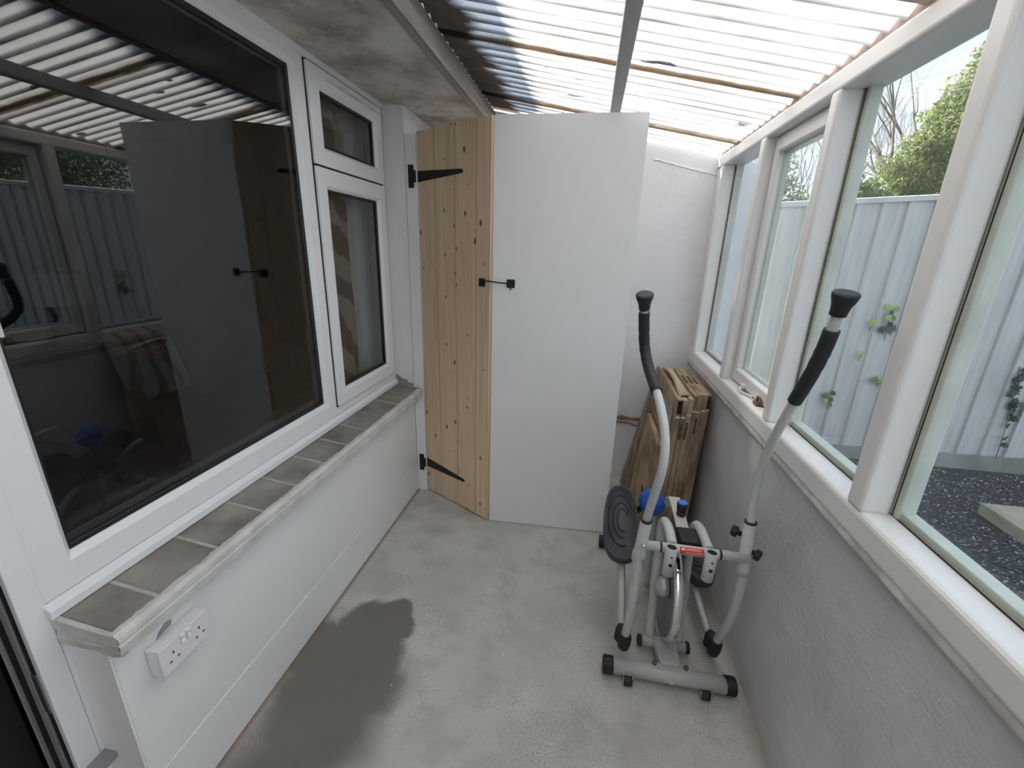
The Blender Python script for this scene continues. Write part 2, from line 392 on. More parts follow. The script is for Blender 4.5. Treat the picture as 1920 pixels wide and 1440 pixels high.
def leafmat(name, c1, c2):
    m, g, b = blank(name)
    out = m.node_tree.nodes['Material Output']
    pos = g.n('ShaderNodeNewGeometry').outputs['Position']
    c = g.ramp(g.noise(pos, 2.6, 4), [(0.35, c1), (0.65, c2)])
    g.l(c, b.inputs['Base Color']); b.inputs['Roughness'].default_value = 0.6
    tr = g.n('ShaderNodeBsdfTranslucent'); g.l(c, tr.inputs['Color'])
    mx = g.n('ShaderNodeMixShader'); mx.inputs[0].default_value = 0.35
    g.l(b.outputs[0], mx.inputs[1]); g.l(tr.outputs[0], mx.inputs[2]); g.l(mx.outputs[0], out.inputs['Surface'])
leafmat('leaf_lime', (0.13, 0.18, 0.055), (0.31, 0.36, 0.14))
leafmat('leaf_dark', (0.055, 0.085, 0.04), (0.13, 0.19, 0.08))
leafmat('leaf_olive', (0.12, 0.15, 0.07), (0.22, 0.28, 0.13))

# patterned curtain and cushion
m, g, b = blank('leaf_curtain')
tc = g.n('ShaderNodeTexCoord').outputs['Object']
w = g.n('ShaderNodeTexWave', wave_type='BANDS', bands_direction='DIAGONAL'); w.inputs['Scale'].default_value = 2.6; w.inputs['Distortion'].default_value = 6.0
w.inputs['Detail Scale'].default_value = 1.2
g.l(tc, w.inputs['Vector'])
g.l(g.ramp(w.outputs['Fac'], [(0.45, (0.58, 0.50, 0.40)), (0.62, (0.26, 0.20, 0.16))]), b.inputs['Base Color']); b.inputs['Roughness'].default_value = 0.9
m, g, b = blank('swirl_cushion')
tc = g.n('ShaderNodeTexCoord').outputs['Object']
w = g.n('ShaderNodeTexWave', wave_type='BANDS', bands_direction='Y'); w.inputs['Scale'].default_value = 3.2; w.inputs['Distortion'].default_value = 5.0
w.inputs['Detail Scale'].default_value = 0.8; g.l(tc, w.inputs['Vector'])
g.l(g.ramp(w.outputs['Fac'], [(0.5, (0.38, 0.38, 0.37)), (0.75, (0.17, 0.16, 0.16))]), b.inputs['Base Color']); b.inputs['Roughness'].default_value = 0.9

# ------------------------------------------------------------------ mesh helpers
class MB:
    def __init__(self):
        self.v = []; self.f = []; self.smooth = []
    def add(self, verts, faces, smooth=False):
        o = len(self.v)
        self.v += [tuple(x) for x in verts]
        for f in faces:
            self.f.append(tuple(i + o for i in f)); self.smooth.append(smooth)
        return self
    def box(self, x0, x1, y0, y1, z0, z1):
        v = [(x0,y0,z0),(x1,y0,z0),(x1,y1,z0),(x0,y1,z0),(x0,y0,z1),(x1,y0,z1),(x1,y1,z1),(x0,y1,z1)]
        f = [(0,3,2,1),(4,5,6,7),(0,1,5,4),(1,2,6,5),(2,3,7,6),(3,0,4,7)]
        return self.add(v, f)
    def obox(self, o, u, w, n, a, bb, c):
        """oriented box: corner-centre o, half extents a,bb,c along unit axes u,w,n"""
        o, u, w, n = Vector(o), Vector(u), Vector(w), Vector(n)
        v = []
        for sz in (-1, 1):
            for sx_, sy_ in ((-1,-1),(1,-1),(1,1),(-1,1)):
                v.append(o + u*(a*sx_) + w*(bb*sy_) + n*(c*sz))
        f = [(0,3,2,1),(4,5,6,7),(0,1,5,4),(1,2,6,5),(2,3,7,6),(3,0,4,7)]
        return self.add(v, f)
    def tube(self, pts, r, seg=12, caps=True, flat=None):
        pts = [Vector(p) for p in pts]
        n = len(pts)
        rs = r if isinstance(r, (list, tuple)) else [r] * n
        t0 = (pts[1] - pts[0]).normalized()
        ref = Vector((0, 0, 1)) if abs(t0.z) < 0.9 else Vector((0, 1, 0))
        nx = t0.cross(ref).normalized()
        verts = []; faces = []
        for i in range(n):
            if i == 0: t = pts[1] - pts[0]
            elif i == n - 1: t = pts[-1] - pts[-2]
            else: t = (pts[i+1] - pts[i]).normalized() + (pts[i] - pts[i-1]).normalized()
            t = t.normalized()
            nx = (nx - t * nx.dot(t)).normalized()
            ny = t.cross(nx)
            for k in range(seg):
                a = 2 * math.pi * k / seg
                c, s = math.cos(a), math.sin(a)
                if flat: c, s = c * flat[0], s * flat[1]
                verts.append(pts[i] + (nx * c + ny * s) * rs[i])
        for i in range(n - 1):
            for k in range(seg):
                k2 = (k + 1) % seg
                faces.append((i*seg+k, i*seg+k2, (i+1)*seg+k2, (i+1)*seg+k))
        self.add(verts, faces, True)
        if caps:
            o = len(self.v) - len(verts)
            self.f.append(tuple(o + k for k in reversed(range(seg)))); self.smooth.append(False)
            self.f.append(tuple(o + (n-1)*seg + k for k in range(seg))); self.smooth.append(False)
        return self
    def lathe(self, o, axis, prof, seg=20, cap0=True, cap1=True):
        """prof: list of (distance along axis, radius)"""
        o, axis = Vector(o), Vector(axis).normalized()
        ref = Vector((0, 0, 1)) if abs(axis.z) < 0.9 else Vector((1, 0, 0))
        a1 = axis.cross(ref).normalized(); a2 = axis.cross(a1)
        v = []; f = []
        for (d, r) in prof:
            for k in range(seg):
                a = 2 * math.pi * k / seg
                v.append(o + axis * d + (a1 * math.cos(a) + a2 * math.sin(a)) * r)
        for i in range(len(prof) - 1):
            for k in range(seg):
                k2 = (k + 1) % seg
                f.append((i*seg+k, i*seg+k2, (i+1)*seg+k2, (i+1)*seg+k))
        self.add(v, f, True)
        base = len(self.v) - len(v)
        if cap0: self.f.append(tuple(base + k for k in reversed(range(seg)))); self.smooth.append(False)
        if cap1: self.f.append(tuple(base + (len(prof)-1)*seg + k for k in range(seg))); self.smooth.append(False)
        return self
    def prism(self, poly, o, u, w, n, th):
        """poly in (u,w) coordinates extruded by th along n from o"""
        o, u, w, n = Vector(o), Vector(u), Vector(w), Vector(n)
        k = len(poly)
        v = [o + u*p[0] + w*p[1] for p in poly] + [o + u*p[0] + w*p[1] + n*th for p in poly]
        f = [tuple(reversed(range(k))), tuple(range(k, 2*k))]
        for i in range(k):
            j = (i + 1) % k
            f.append((i, j, k + j, k + i))
        return self.add(v, f)
    def frame(self, outer, inner, o, u, w, n, depth, bevel):
        """rectangular picture frame; outer/inner = (u0,u1,w0,w1); front at o, goes back by depth along -n"""
        o, u, w, n = Vector(o), Vector(u), Vector(w), Vector(n)
        def loop(r, d): return [o + u*a + w*c - n*d for a, c in ((r[0],r[2]),(r[1],r[2]),(r[1],r[3]),(r[0],r[3]))]
        s = bevel
        inn_b = (inner[0]-s, inner[1]+s, inner[2]-s, inner[3]+s)
        loops = [loop(outer, depth), loop(outer, 0), loop(inn_b, 0), loop(inner, s), loop(inner, depth)]
        v = [p for l in loops for p in l]; f = []
        for a in range(5):
            c = (a + 1) % 5
            for i in range(4):
                j = (i + 1) % 4
                f.append((a*4+i, a*4+j, c*4+j, c*4+i))
        return self.add(v, f)
    def build(self, name, material, parent=None, bevel=0.0, segs=2, keep_origin=False):
        xs = [p[0] for p in self.v]; ys = [p[1] for p in self.v]; zs = [p[2] for p in self.v]
        loc = Vector(((min(xs)+max(xs))/2, (min(ys)+max(ys))/2, min(zs)))
        me = bpy.data.meshes.new(name)
        me.from_pydata([tuple(Vector(p) - loc) for p in self.v], [], self.f)
        me.polygons.foreach_set('use_smooth', self.smooth)
        bm = bmesh.new(); bm.from_mesh(me)
        bmesh.ops.recalc_face_normals(bm, faces=bm.faces)
        bm.to_mesh(me); bm.free()
        me.materials.append(MATS[material] if isinstance(material, str) else material)
        ob = bpy.data.objects.new(name, me)
        C.objects.link(ob)
        ob.location = loc
        if bevel > 0:
            md = ob.modifiers.new('bevel', 'BEVEL'); md.width = bevel; md.segments = segs; md.limit_method = 'ANGLE'
            md.angle_limit = R(40)
        if parent is not None: attach(ob, parent)
        return ob

def world_loc(o):
    l = Vector(o.location); p = o.parent
    while p is not None:
        l = l + Vector((0, 0, 0)); p = p.parent
    return l
WL = {}
def attach(ob, parent):
    # parents are unrotated and unscaled, and children keep world coordinates
    ob.parent = parent
    pl = Vector(parent.location) if parent.parent is None else Vector(parent.location)
    ob.matrix_parent_inverse = (parent_world(parent)).inverted()
def parent_world(p):
    mtx = Matrix.LocRotScale(p.location, p.rotation_euler, p.scale)
    if p.parent is not None:
        mtx = parent_world(p.parent) @ p.matrix_parent_inverse @ mtx
    return mtx
def empty(name, loc):
    e = bpy.data.objects.new(name, None); C.objects.link(e); e.location = loc; e.empty_display_size = 0.05
    return e
def tag(o, label=None, cat=None, group=None, kind=None):
    if label: o['label'] = label
    if cat: o['category'] = cat
    if group: o['group'] = group
    if kind: o['kind'] = kind
    return o
def struct(o, label=None):
    return tag(o, label, None, None, 'structure')
def part(name, material, parent, fn, bevel=0.0, label=None, kind=None, segs=2):
    mb = MB(); fn(mb); o = mb.build(name, material, parent, bevel, segs)
    if label: o['label'] = label
    if kind: o['kind'] = kind
    return o
def catmull(pts, n=6):
    pts = [Vector(p) for p in pts]
    out = []
    for i in range(len(pts) - 1):
        p0 = pts[max(i-1, 0)]; p1 = pts[i]; p2 = pts[i+1]; p3 = pts[min(i+2, len(pts)-1)]
        for k in range(n):
            t = k / n
            out.append(0.5 * ((2*p1) + (p2-p0)*t + (2*p0-5*p1+4*p2-p3)*t*t + (3*p1-p0-3*p2+p3)*t**3))
    out.append(pts[-1]); return out
def text_mesh(name, body, size, material, parent, o, u, w, n, align='CENTER'):
    cu = bpy.data.curves.new(name, 'FONT'); cu.body = body; cu.size = size
    cu.align_x = align; cu.align_y = 'CENTER'; cu.extrude = 0.0003
    tmp = bpy.data.objects.new(name + '_tmp', cu); C.objects.link(tmp)
    bpy.context.view_layer.update()
    me = bpy.data.meshes.new_from_object(tmp.evaluated_get(bpy.context.evaluated_depsgraph_get()))
    bpy.data.objects.remove(tmp)
    u, w, n, o = Vector(u), Vector(w), Vector(n), Vector(o)
    mb = MB()
    mb.v = [tuple(o + u*v.co.x + w*v.co.y + n*v.co.z) for v in me.vertices]
    mb.f = [tuple(p.vertices) for p in me.polygons]; mb.smooth = [False]*len(mb.f)
    return mb.build(name, material, parent)

UX, UY, UZ = Vector((1,0,0)), Vector((0,1,0)), Vector((0,0,1))

# ================================================================== SETTING
XL, XR, YB = -1.032, 0.70, 2.92          # house-side panelling, dwarf wall, end wall
XW = -1.15                                # front of the house window frame
YN = -1.7                                 # near end of the lean-to, behind the camera

fl = struct(MB().box(-1.30, 0.86, YN, YB + 0.15, -0.12, 0.0).build('floor', 'floor_concrete'), 'stained bare concrete floor with a dark damp patch by the house wall')

# ---- right dwarf wall (subdivided, slightly uneven render)
mb = MB()
nyy, nzz = 90, 24
vs = []
for j in range(nzz + 1):
    for i in range(nyy + 1):
        y = YN + (YB + 0.1 - YN) * i / nyy; z = 0.912 * j / nzz
        dx = 0.010 * mnoise.noise(Vector((0, y * 3.1, z * 2.6))) + 0.004 * mnoise.noise(Vector((5, y * 9, z * 9)))
        vs.append((XR + dx + 0.004, y, z))
fs = []
for j in range(nzz):
    for i in range(nyy):
        a = j * (nyy + 1) + i
        fs.append((a, a + 1, a + nyy + 2, a + nyy + 1))
mb.add(vs, fs, True)
mb.box(XR + 0.03, XR + 0.14, YN, YB + 0.1, -0.1, 0.912)
struct(mb.build('wall_right', 'wall_render'), 'low grey rough-rendered wall under the garden glazing')
struct(MB().prism([(-1.40, -0.1), (1.02, -0.1), (1.02, 2.06), (-0.66, 2.378), (-1.40, 2.40)], (0, YB, 0), UX, UZ, UY, 0.14).build('wall_back', 'end_plaster'), 'white plastered end wall behind the leaning cartons')
def scar(m):
    pts = []
    for i in range(26):
        t = i / 25
        pts.append((0.323 + 0.375 * t, YB - 0.001, 2.108 - 0.088 * t + 0.006 * mnoise.noise(Vector((i * 1.7, 0, 0)))))
    m.tube(pts, [0.0035 + 0.002 * mnoise.noise(Vector((i * .9, 4, 0))) for i in range(26)], 6)
sc0 = part('plaster_ridge', 'end_plaster', bpy.data.objects['wall_back'], scar)
struct(MB().box(-1.40, 1.02, YN - 0.12, YN, -0.1, 2.6).build('wall_near', 'end_plaster'), 'white end wall behind the viewer')

# ---- garden glazing
win = struct(empty('window_1', (0.74, 0.6, 0.91)), 'white painted timber glazing facing the garden fence')
part('sill_rail', 'gloss_timber', win, lambda m: m.box(0.680, 0.80, YN, YB - 0.002, 0.925, 1.004), 0.014, segs=3)
part('caulk_strip', 'caulk', win, lambda m: m.box(0.684, 0.76, YN, YB - 0.002, 0.906, 0.930), 0.004)
part('head_beam', 'gloss_timber', win, lambda m: m.box(0.680, 0.80, YN, YB - 0.002, 2.052, 2.112), 0.010, segs=3)
posts = [(2.775, 2.832), (2.162, 2.221), (1.594, 1.648), (1.020, 1.079), (0.447, 0.506), (-0.126, -0.067), (-0.70, -0.64), (-1.27, -1.21)]
for (a, c) in posts:
    part('mullion', 'gloss_timber', win, lambda m: m.box(0.680, 0.748, a, c, 0.999, 2.056), 0.011, segs=3)
    part('outer_bead', 'putty', win, lambda m: m.box(0.7495, 0.785, a - 0.018, c + 0.018, 1.0, 2.056), 0.003)
part('bottom_bead', 'putty', win, lambda m: m.box(0.756, 0.79, YN, 2.78, 1.0, 1.022), 0.003)
part('shadow_gap', 'dark_crack', win, lambda m: m.box(0.749, 0.7535, YN, 2.84, 1.0, 1.0055))
edges = sorted([p[1] for p in posts[1:]] + []) 
bays = []
for i in range(len(posts) - 1):
    bays.append((posts[i+1][1], posts[i][0]))
for k, (a, c) in enumerate(bays):
    if k == 1:
        s = part('sash', 'gloss_timber', win, lambda m: m.frame((a + 0.006, c - 0.006, 1.012, 2.046), (a + 0.056, c - 0.046, 1.070, 1.990), (0.722, 0, 0), UY, UZ, -UX, 0.04, 0.006), 0.002, label='opening sash with painted-over stays')
        part('glass_pane', 'garden_glass', s, lambda m: m.box(0.742, 0.746, a + 0.050, c - 0.040, 1.064, 1.996))
        part('sash_bead', 'putty', s, lambda m: m.frame((a + 0.03, c - 0.02, 1.03, 2.03), (a + 0.066, c - 0.056, 1.08, 1.98), (0.750, 0, 0), UY, UZ, -UX, 0.02, 0.003))
        def stay(m):
            m.tube(catmull([(0.718, 1.98, 1.022), (0.700, 1.965, 1.020), (0.694, 1.93, 1.013), (0.704, 1.905, 1.012), (0.716, 1.86, 1.016)]), 0.0045, 8)
            m.box(0.706, 0.722, 1.955, 1.995, 1.018, 1.034)
        part('window_stay', 'gloss_timber', s, stay, 0.002)
        def cat(m):
            m.box(0.700, 0.722, 1.765, 1.805, 1.006, 1.018)
            m.tube(catmull([(0.716, 1.80, 1.02), (0.708, 1.785, 1.040), (0.712, 1.765, 1.036), (0.718, 1.755, 1.016)]), 0.005, 8)
        part('stay_pin', 'bolt_rust', s, cat, 0.002)
    else:
        part('glass_pane', 'garden_glass', win, lambda m: m.box(0.756, 0.760, a - 0.004, c + 0.004, 1.006, 2.058))
    part('crack_line', 'dark_crack', win, lambda m: m.box(0.7465, 0.7485, c - 0.0045, c - 0.0002, 1.004, 2.052)) if k == 1 else None
    part('crack_line', 'dark_crack', win, lambda m: m.box(0.7482, 0.7500, c - 0.0022, c - 0.0002, 1.004, 2.052))
part('crack_line', 'dark_crack', win, lambda m: m.box(0.683, 0.70, 2.834, 2.838, 0.94, 2.10))
part('jamb_strip', 'gloss_timber', win, lambda m: m.box(0.69, 0.80, 2.832, YB - 0.002, 1.0, 2.056), 0.004)

# ---- translucent roof
ROOF0, SLOPE = 2.1325, 0.19                # mid-line of the corrugation at x = 0.70
PITCH, AMP = 0.0705, 0.0095
def roof_z(x): return ROOF0 + (XR - x) * SLOPE
roof = struct(empty('ceiling', (0.05, 1.0, 2.15)), 'translucent corrugated plastic lean-to roof with dirty laps')
laps = [LAP0 + OVER * k for k in range(-5, 2)] + [LAP0 + OVER * 2]
lo_edges = [YN - 0.05] + [l for l in laps if YN < l < YB - 0.1]
hi_edges = lo_edges[1:] + [YB - 0.004]
for k, (a, c) in enumerate(zip(lo_edges, hi_edges)):
    a2, c2 = a - 0.034, min(c + 0.034, YB - 0.002)
    lift = 0.004 * (k % 2)
    n = int((c2 - a2) / PITCH * 12)
    xs = [-0.655, -0.3, 0.1, 0.5, 0.86]
    vs, fs = [], []
    for i in range(n + 1):
        y = a2 + (c2 - a2) * i / n
        for x in xs:
            vs.append((x, y, roof_z(x) + AMP * math.cos(2 * math.pi * y / PITCH) + lift))
    for i in range(n):
        for j in range(len(xs) - 1):
            q = i * len(xs) + j
            fs.append((q, q + 1, q + len(xs) + 1, q + len(xs)))
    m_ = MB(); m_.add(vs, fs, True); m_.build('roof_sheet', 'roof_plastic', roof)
part('rafter', 'rafter_paint', roof, lambda m: m.prism([(0.038, roof_z(0.038) - 0.064), (0.084, roof_z(0.084) - 0.056), (0.084, roof_z(0.084) - AMP), (0.038, roof_z(0.038) - AMP)], (0, YN, 0), UX, UZ, UY, YB - YN - 0.01), 0.003)
def filler(m):
    n = int((YB - YN) / PITCH * 8)
    vs, fs = [], []
    for i in range(n + 1):
        y = YN + (YB - 0.004 - YN) * i / n
        zt = roof_z(0.69) + AMP * math.cos(2 * math.pi * y / PITCH) - 0.001
        vs += [(0.694, y, 2.108), (0.694, y, zt), (0.735, y, zt - 0.008), (0.735, y, 2.108)]
    for i in range(n):
        q = i * 4
        for j in range(3): fs.append((q + j, q + j + 1, q + j + 5, q + j + 4))
    m.add(vs, fs)
part('eaves_filler', 'foam_filler', roof, filler)
# screw caps and debris lying on the sheet
def debris(m):
    for (x, y, sx_, sy_) in ((-0.25, 2.13, .02, .012), (-0.11, 2.2, .03, .014), (0.17, 1.90, .055, .024), (0.62, 2.36, .03, .012), (-0.13, 2.42, .05, .012)):
        z = roof_z(x) + AMP + 0.004
        pts = [(math.cos(t) * sx_ * random.uniform(.7, 1.1), math.sin(t) * sy_ * random.uniform(.7, 1.1)) for t in [k * math.pi / 4 for k in range(8)]]
        m.prism(pts, (x, y, z), UX, UY, UZ, 0.008)
tag(part('leaf_debris', 'fascia_wood', roof, debris), kind='stuff')

# ---- house: soffit, fascia, eaves, upper roof
sof = struct(MB().prism([(-1.40, 2.300), (-0.66, 2.262), (-0.66, 2.62), (-1.40, 2.62)], (0, YN, 0), UX, UZ, UY, YB - YN).build('ceiling_soffit', 'soffit_paint'), 'grey mould-stained concrete soffit over the house window')
fas = struct(empty('trim_1', (-0.64, 0.6, 2.25)), 'weathered timber fascia under the roof edge')
part('fascia_board', 'fascia_wood', fas, lambda m: m.box(-0.66, -0.632, YN, YB - 0.004, 2.254, 2.362), 0.003)
part('fascia_batten', 'fascia_wood', fas, lambda m: m.box(-0.6315, -0.620, YN, YB - 0.004, 2.254, 2.312), 0.003)
struct(MB().prism([(-0.56, 2.62), (-0.56, 2.66), (-4.6, 5.0), (-4.6, 4.9), (-1.2, 2.62)], (0, YN - 2, 0), UX, UZ, UY, YB - YN + 2.2).build('ceiling_roof', 'roof_tile'), 'pitched house roof above the soffit')

# ---- house wall under and around the window
wl = struct(empty('wall_left', (-1.09, 1.5, 0)), 'white boarded house wall below the brick sill')
part('wall_board', 'white_board', wl, lambda m: m.box(-1.14, XL, 0.600, 2.440, 0.2075, 0.700), 0.002, label='upper white board')
part('skirting_board', 'white_board', wl, lambda m: m.box(-1.14, XL + 0.002, 0.600, 2.440, 0.002, 0.2035), 0.002, label='lower white board')
part('wall_core', 'white_paint', wl, lambda m: m.box(-1.40, -1.036, 0.595, 2.92, 0.0, 0.690))
part('reveal', 'white_paint', wl, lambda m: m.box(-1.40, XL - 0.001, 2.442, 2.92, 0.690, 2.296), label='white plastered window reveal')
part('plinth', 'white_paint', wl, lambda m: m.box(-1.40, -1.150, 0.5865, 0.596, 0.0, 0.745))
def patch(m):
    pts = [(-1.149, 0.735), (-1.034, 0.735), (-1.040, 0.752), (-1.066, 0.757), (-1.078, 0.775), (-1.108, 0.780), (-1.135, 0.800), (-1.149, 0.805)]
    m.prism(pts, (0, 2.4405, 0), UX, UZ, UY, 0.002)
part('cement_patch', 'cement_patch', wl, patch)

# brick sill
bs = struct(empty('trim_2', (-1.06, 1.5, 0.69)), 'sloping sill of dark bricks with a thickly painted white edge')
joints = [0.590, 0.705, 0.888, 1.075, 1.240, 1.418, 1.594, 1.765, 1.938, 2.128, 2.288, 2.438]
def sill_sec(x): return 0.748 - (x + 1.15) * 0.13     # top surface falls towards the room
for a, c in zip(joints[:-1], joints[1:]):
    dz = random.uniform(-0.0015, 0.0015)
    def bk(m):
        g_ = 0.0045
        m.prism([(-1.20, 0.690), (-0.992, 0.690), (-0.992, sill_sec(-0.992) + dz), (-1.20, sill_sec(-1.20) + dz)], (0, a + g_, 0), UX, UZ, UY, c - a - 2 * g_)
    part('brick', 'sill_brick', bs, bk, 0.004)
part('mortar_bed', 'mortar', bs, lambda m: m.prism([(-1.20, 0.688), (-0.994, 0.688), (-0.994, sill_sec(-0.994) - 0.003), (-1.20, sill_sec(-1.2) - 0.003)], (0, 0.592, 0), UX, UZ, UY, 1.845))
def edge_paint(m):
    n = 260
    vs, fs = [], []
    for i in range(n + 1):
        y = 0.583 + (2.436 - 0.583) * i / n
        w_ = 0.006 * mnoise.noise(Vector((y * 14, 0, 0))) + 0.005 * mnoise.noise(Vector((y * 70, 3, 0)))
        zt = sill_sec(-0.99) + 0.0016
        row = [(-0.998 + w_, y, zt + 0.0003), (-0.983, y, zt + 0.0006), (-0.972, y, zt - 0.008), (-0.972 + w_*0.2, y, 0.707), (-0.980, y, 0.703), (-0.972 + w_*0.2, y, 0.697),
               (-0.976, y, 0.672 + w_ * 0.3), (-1.000, y, 0.664 + w_ * 0.5), (XL - 0.002, y, 0.668)]
        vs += row
    q = len(row)
    for i in range(n):
        for j in range(q - 1):
            fs.append((i*q + j, i*q + j + 1, (i+1)*q + j + 1, (i+1)*q + j))
    m.add(vs, fs, False)
part('painted_edge', 'brick_edge_paint', bs, edge_paint)
def end_paint(m):
    n = 24; vs, fs = [], []
    for i in range(n + 1):
        x = -1.148 + (-0.975 + 1.148) * i / n
        w_ = 0.006 * mnoise.noise(Vector((x * 30, 9, 0)))
        zt = sill_sec(x)
        row = [(x, 0.592 + w_ * 0.6, zt + 0.0008), (x, 0.584, zt - 0.004), (x, 0.582, zt - 0.03), (x, 0.588, zt - 0.036), (x, 0.582, 0.69), (x, 0.586, 0.668), (x, 0.602, 0.664)]
        vs += row
    q = len(row)
    for i in range(n):
        for j in range(q - 1): fs.append((i*q + j, i*q + j + 1, (i+1)*q + j + 1, (i+1)*q + j))
    m.add(vs, fs, False)
part('painted_end', 'brick_edge_paint', bs, end_paint)

# ---- house window
hw = struct(empty('window_2', (XW, 1.5, 0.745)), 'white uPVC house window with one large dark pane and two small sashes')
part('cill', 'white_upvc', hw, lambda m: m.prism([(-1.20, 0.752), (-1.132, 0.748), (-1.132, 0.770), (-1.150, 0.782), (-1.20, 0.784)], (0, 0.578, 0), UX, UZ, UY, 1.852), 0.002)
part('frame', 'white_upvc', hw, lambda m: m.frame((0.585, 1.745, 0.784, 2.296), (0.665, 1.703, 0.866, 2.212), (XW, 0, 0), UY, UZ, UX, 0.06, 0.016), 0.002)
part('frame', 'white_upvc', hw, lambda m: m.frame((1.745, 2.438, 0.784, 2.296), (1.790, 2.396, 0.836, 2.246), (XW - 0.004, 0, 0), UY, UZ, UX, 0.056, 0.004), 0.002)
part('frame_bead', 'white_upvc', hw, lambda m: m.box(XW - 0.004, XW + 0.007, 0.60, 2.436, 2.262, 2.2955), 0.002)
part('transom', 'white_upvc', hw, lambda m: m.box(XW - 0.05, XW - 0.008, 1.745, 2.435, 1.872, 1.905))
part('gasket', 'black_gasket', hw, lambda m: m.frame((0.655, 1.713, 0.856, 2.222), (0.672, 1.690, 0.880, 2.196), (XW - 0.018, 0, 0), UY, UZ, UX, 0.012, 0.003))
part('spacer_bar', 'wheel_grey', hw, lambda m: m.frame((0.66, 1.706, 0.868, 2.21), (0.678, 1.672, 0.898, 2.186), (XW - 0.034, 0, 0), UY, UZ, UX, 0.012, 0.001))
part('glass_pane', 'house_glass', hw, lambda m: m.box(XW - 0.024, XW - 0.020, 0.660, 1.708, 0.861, 2.217))
for nm, o_, i_, lab in (('sash', (1.783, 2.402, 1.892, 2.256), (1.868, 2.334, 1.967, 2.179), 'small top-hung fanlight sash'),
                        ('sash', (1.783, 2.402, 0.828, 1.884), (1.862, 2.330, 0.901, 1.802), 'side-hung casement sash')):
    s = part(nm, 'white_upvc', hw, lambda m: m.frame(o_, i_, (XW + 0.012, 0, 0), UY, UZ, UX, 0.05, 0.014), 0.003, label=lab)
    part('gasket', 'black_gasket', s, lambda m: m.frame((i_[0]-.008, i_[1]+.008, i_[2]-.008, i_[3]+.008), (i_[0]+.010, i_[1]-.014, i_[2]+.012, i_[3]-.012), (XW - 0.006, 0, 0), UY, UZ, UX, 0.012, 0.002))
    part('glass_pane', 'house_glass', s, lambda m: m.box(XW - 0.018, XW - 0.014, i_[0]-.004, i_[1]+.004, i_[2]-.004, i_[3]+.004))
    part('shadow_gap', 'black_gasket', s, lambda m: m.frame((o_[0]-.004, o_[1]+.004, o_[2]-.005, o_[3]+.004), (o_[0]+.004, o_[1]-.004, o_[2]+.004, o_[3]-.004), (XW + 0.0005, 0, 0), UY, UZ, UX, 0.004, 0.0))
part('trickle_vent', 'caulk', hw, lambda m: m.box(XW + 0.010, XW + 0.0155, 1.915, 2.39, 2.222, 2.232), 0.001)
part('corner_block', 'cream_paint', hw, lambda m: m.box(XW - 0.002, XW + 0.022, 0.588, 0.654, 1.384, 1.52), 0.002, label='cream plastic block at the frame edge')

# ---- doorway at the left edge
dj = struct(empty('door_1', (-1.2, 0.50, 0)), 'dark doorway with a white jamb beside the window')
part('jamb_face', 'white_upvc', dj, lambda m: m.box(-1.165, -1.149, 0.538, 0.586, 0.0, 2.296), 0.003)
part('jamb', 'black_rubber', dj, lambda m: m.box(-1.30, -1.165, 0.548, 0.586, 0.0, 2.296), 0.002)
part('seal', 'black_rubber', dj, lambda m: m.box(-1.185, -1.170, 0.541, 0.549, 0.0, 2.29), 0.002)
part('rebate_strip', 'door_grey', dj, lambda m: m.box(-1.206, -1.189, 0.539, 0.549, 0.0, 2.29), 0.001)
part('inner_seal', 'black_rubber', dj, lambda m: m.box(-1.236, -1.208, 0.542, 0.549, 0.0, 2.29), 0.002)
part('inner_strip', 'door_grey', dj, lambda m: m.box(-1.249, -1.245, 0.538, 0.549, 0.0, 2.29), 0.001)
part('lock_keep', 'steel', dj, lambda m: m.box(-1.187, -1.171, 0.5395, 0.542, 0.50, 0.62), 0.001)
part('blackout_leaf', 'doorway_black', dj, lambda m: m.box(-1.296, -1.256, -0.41, 0.536, 0.06, 2.28), 0.004, label='near-black leaf added to darken the doorway')  # added leaf that blacks out the lit room behind the opening
part('threshold', 'steel', dj, lambda m: m.box(-1.30, -1.12, -0.40, 0.535, 0.0, 0.055), 0.004)
part('step_block', 'door_grey', dj, lambda m: m.box(-1.15, -1.112, 0.55, 0.60, 0.285, 0.305), 0.002)
struct(MB().box(-1.40, -1.15, YN, -0.42, 0.0, 2.296).build('wall_house', 'white_paint'), 'white house wall on the near side of the doorway')

# ---- room behind the house window
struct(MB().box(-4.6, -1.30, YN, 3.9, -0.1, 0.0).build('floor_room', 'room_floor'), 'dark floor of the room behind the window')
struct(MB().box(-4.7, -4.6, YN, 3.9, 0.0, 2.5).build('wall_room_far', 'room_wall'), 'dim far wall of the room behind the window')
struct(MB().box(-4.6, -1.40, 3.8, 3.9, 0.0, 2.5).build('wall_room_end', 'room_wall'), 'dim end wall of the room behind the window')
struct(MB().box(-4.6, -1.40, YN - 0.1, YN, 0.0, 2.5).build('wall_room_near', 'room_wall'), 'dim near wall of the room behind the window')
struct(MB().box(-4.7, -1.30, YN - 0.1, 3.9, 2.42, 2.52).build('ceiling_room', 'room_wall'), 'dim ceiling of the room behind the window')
struct(MB().box(-1.42, -1.40, 2.44, 3.8, 0.0, 2.42).build('wall_room_front', 'room_wall'), 'inner face of the house wall')

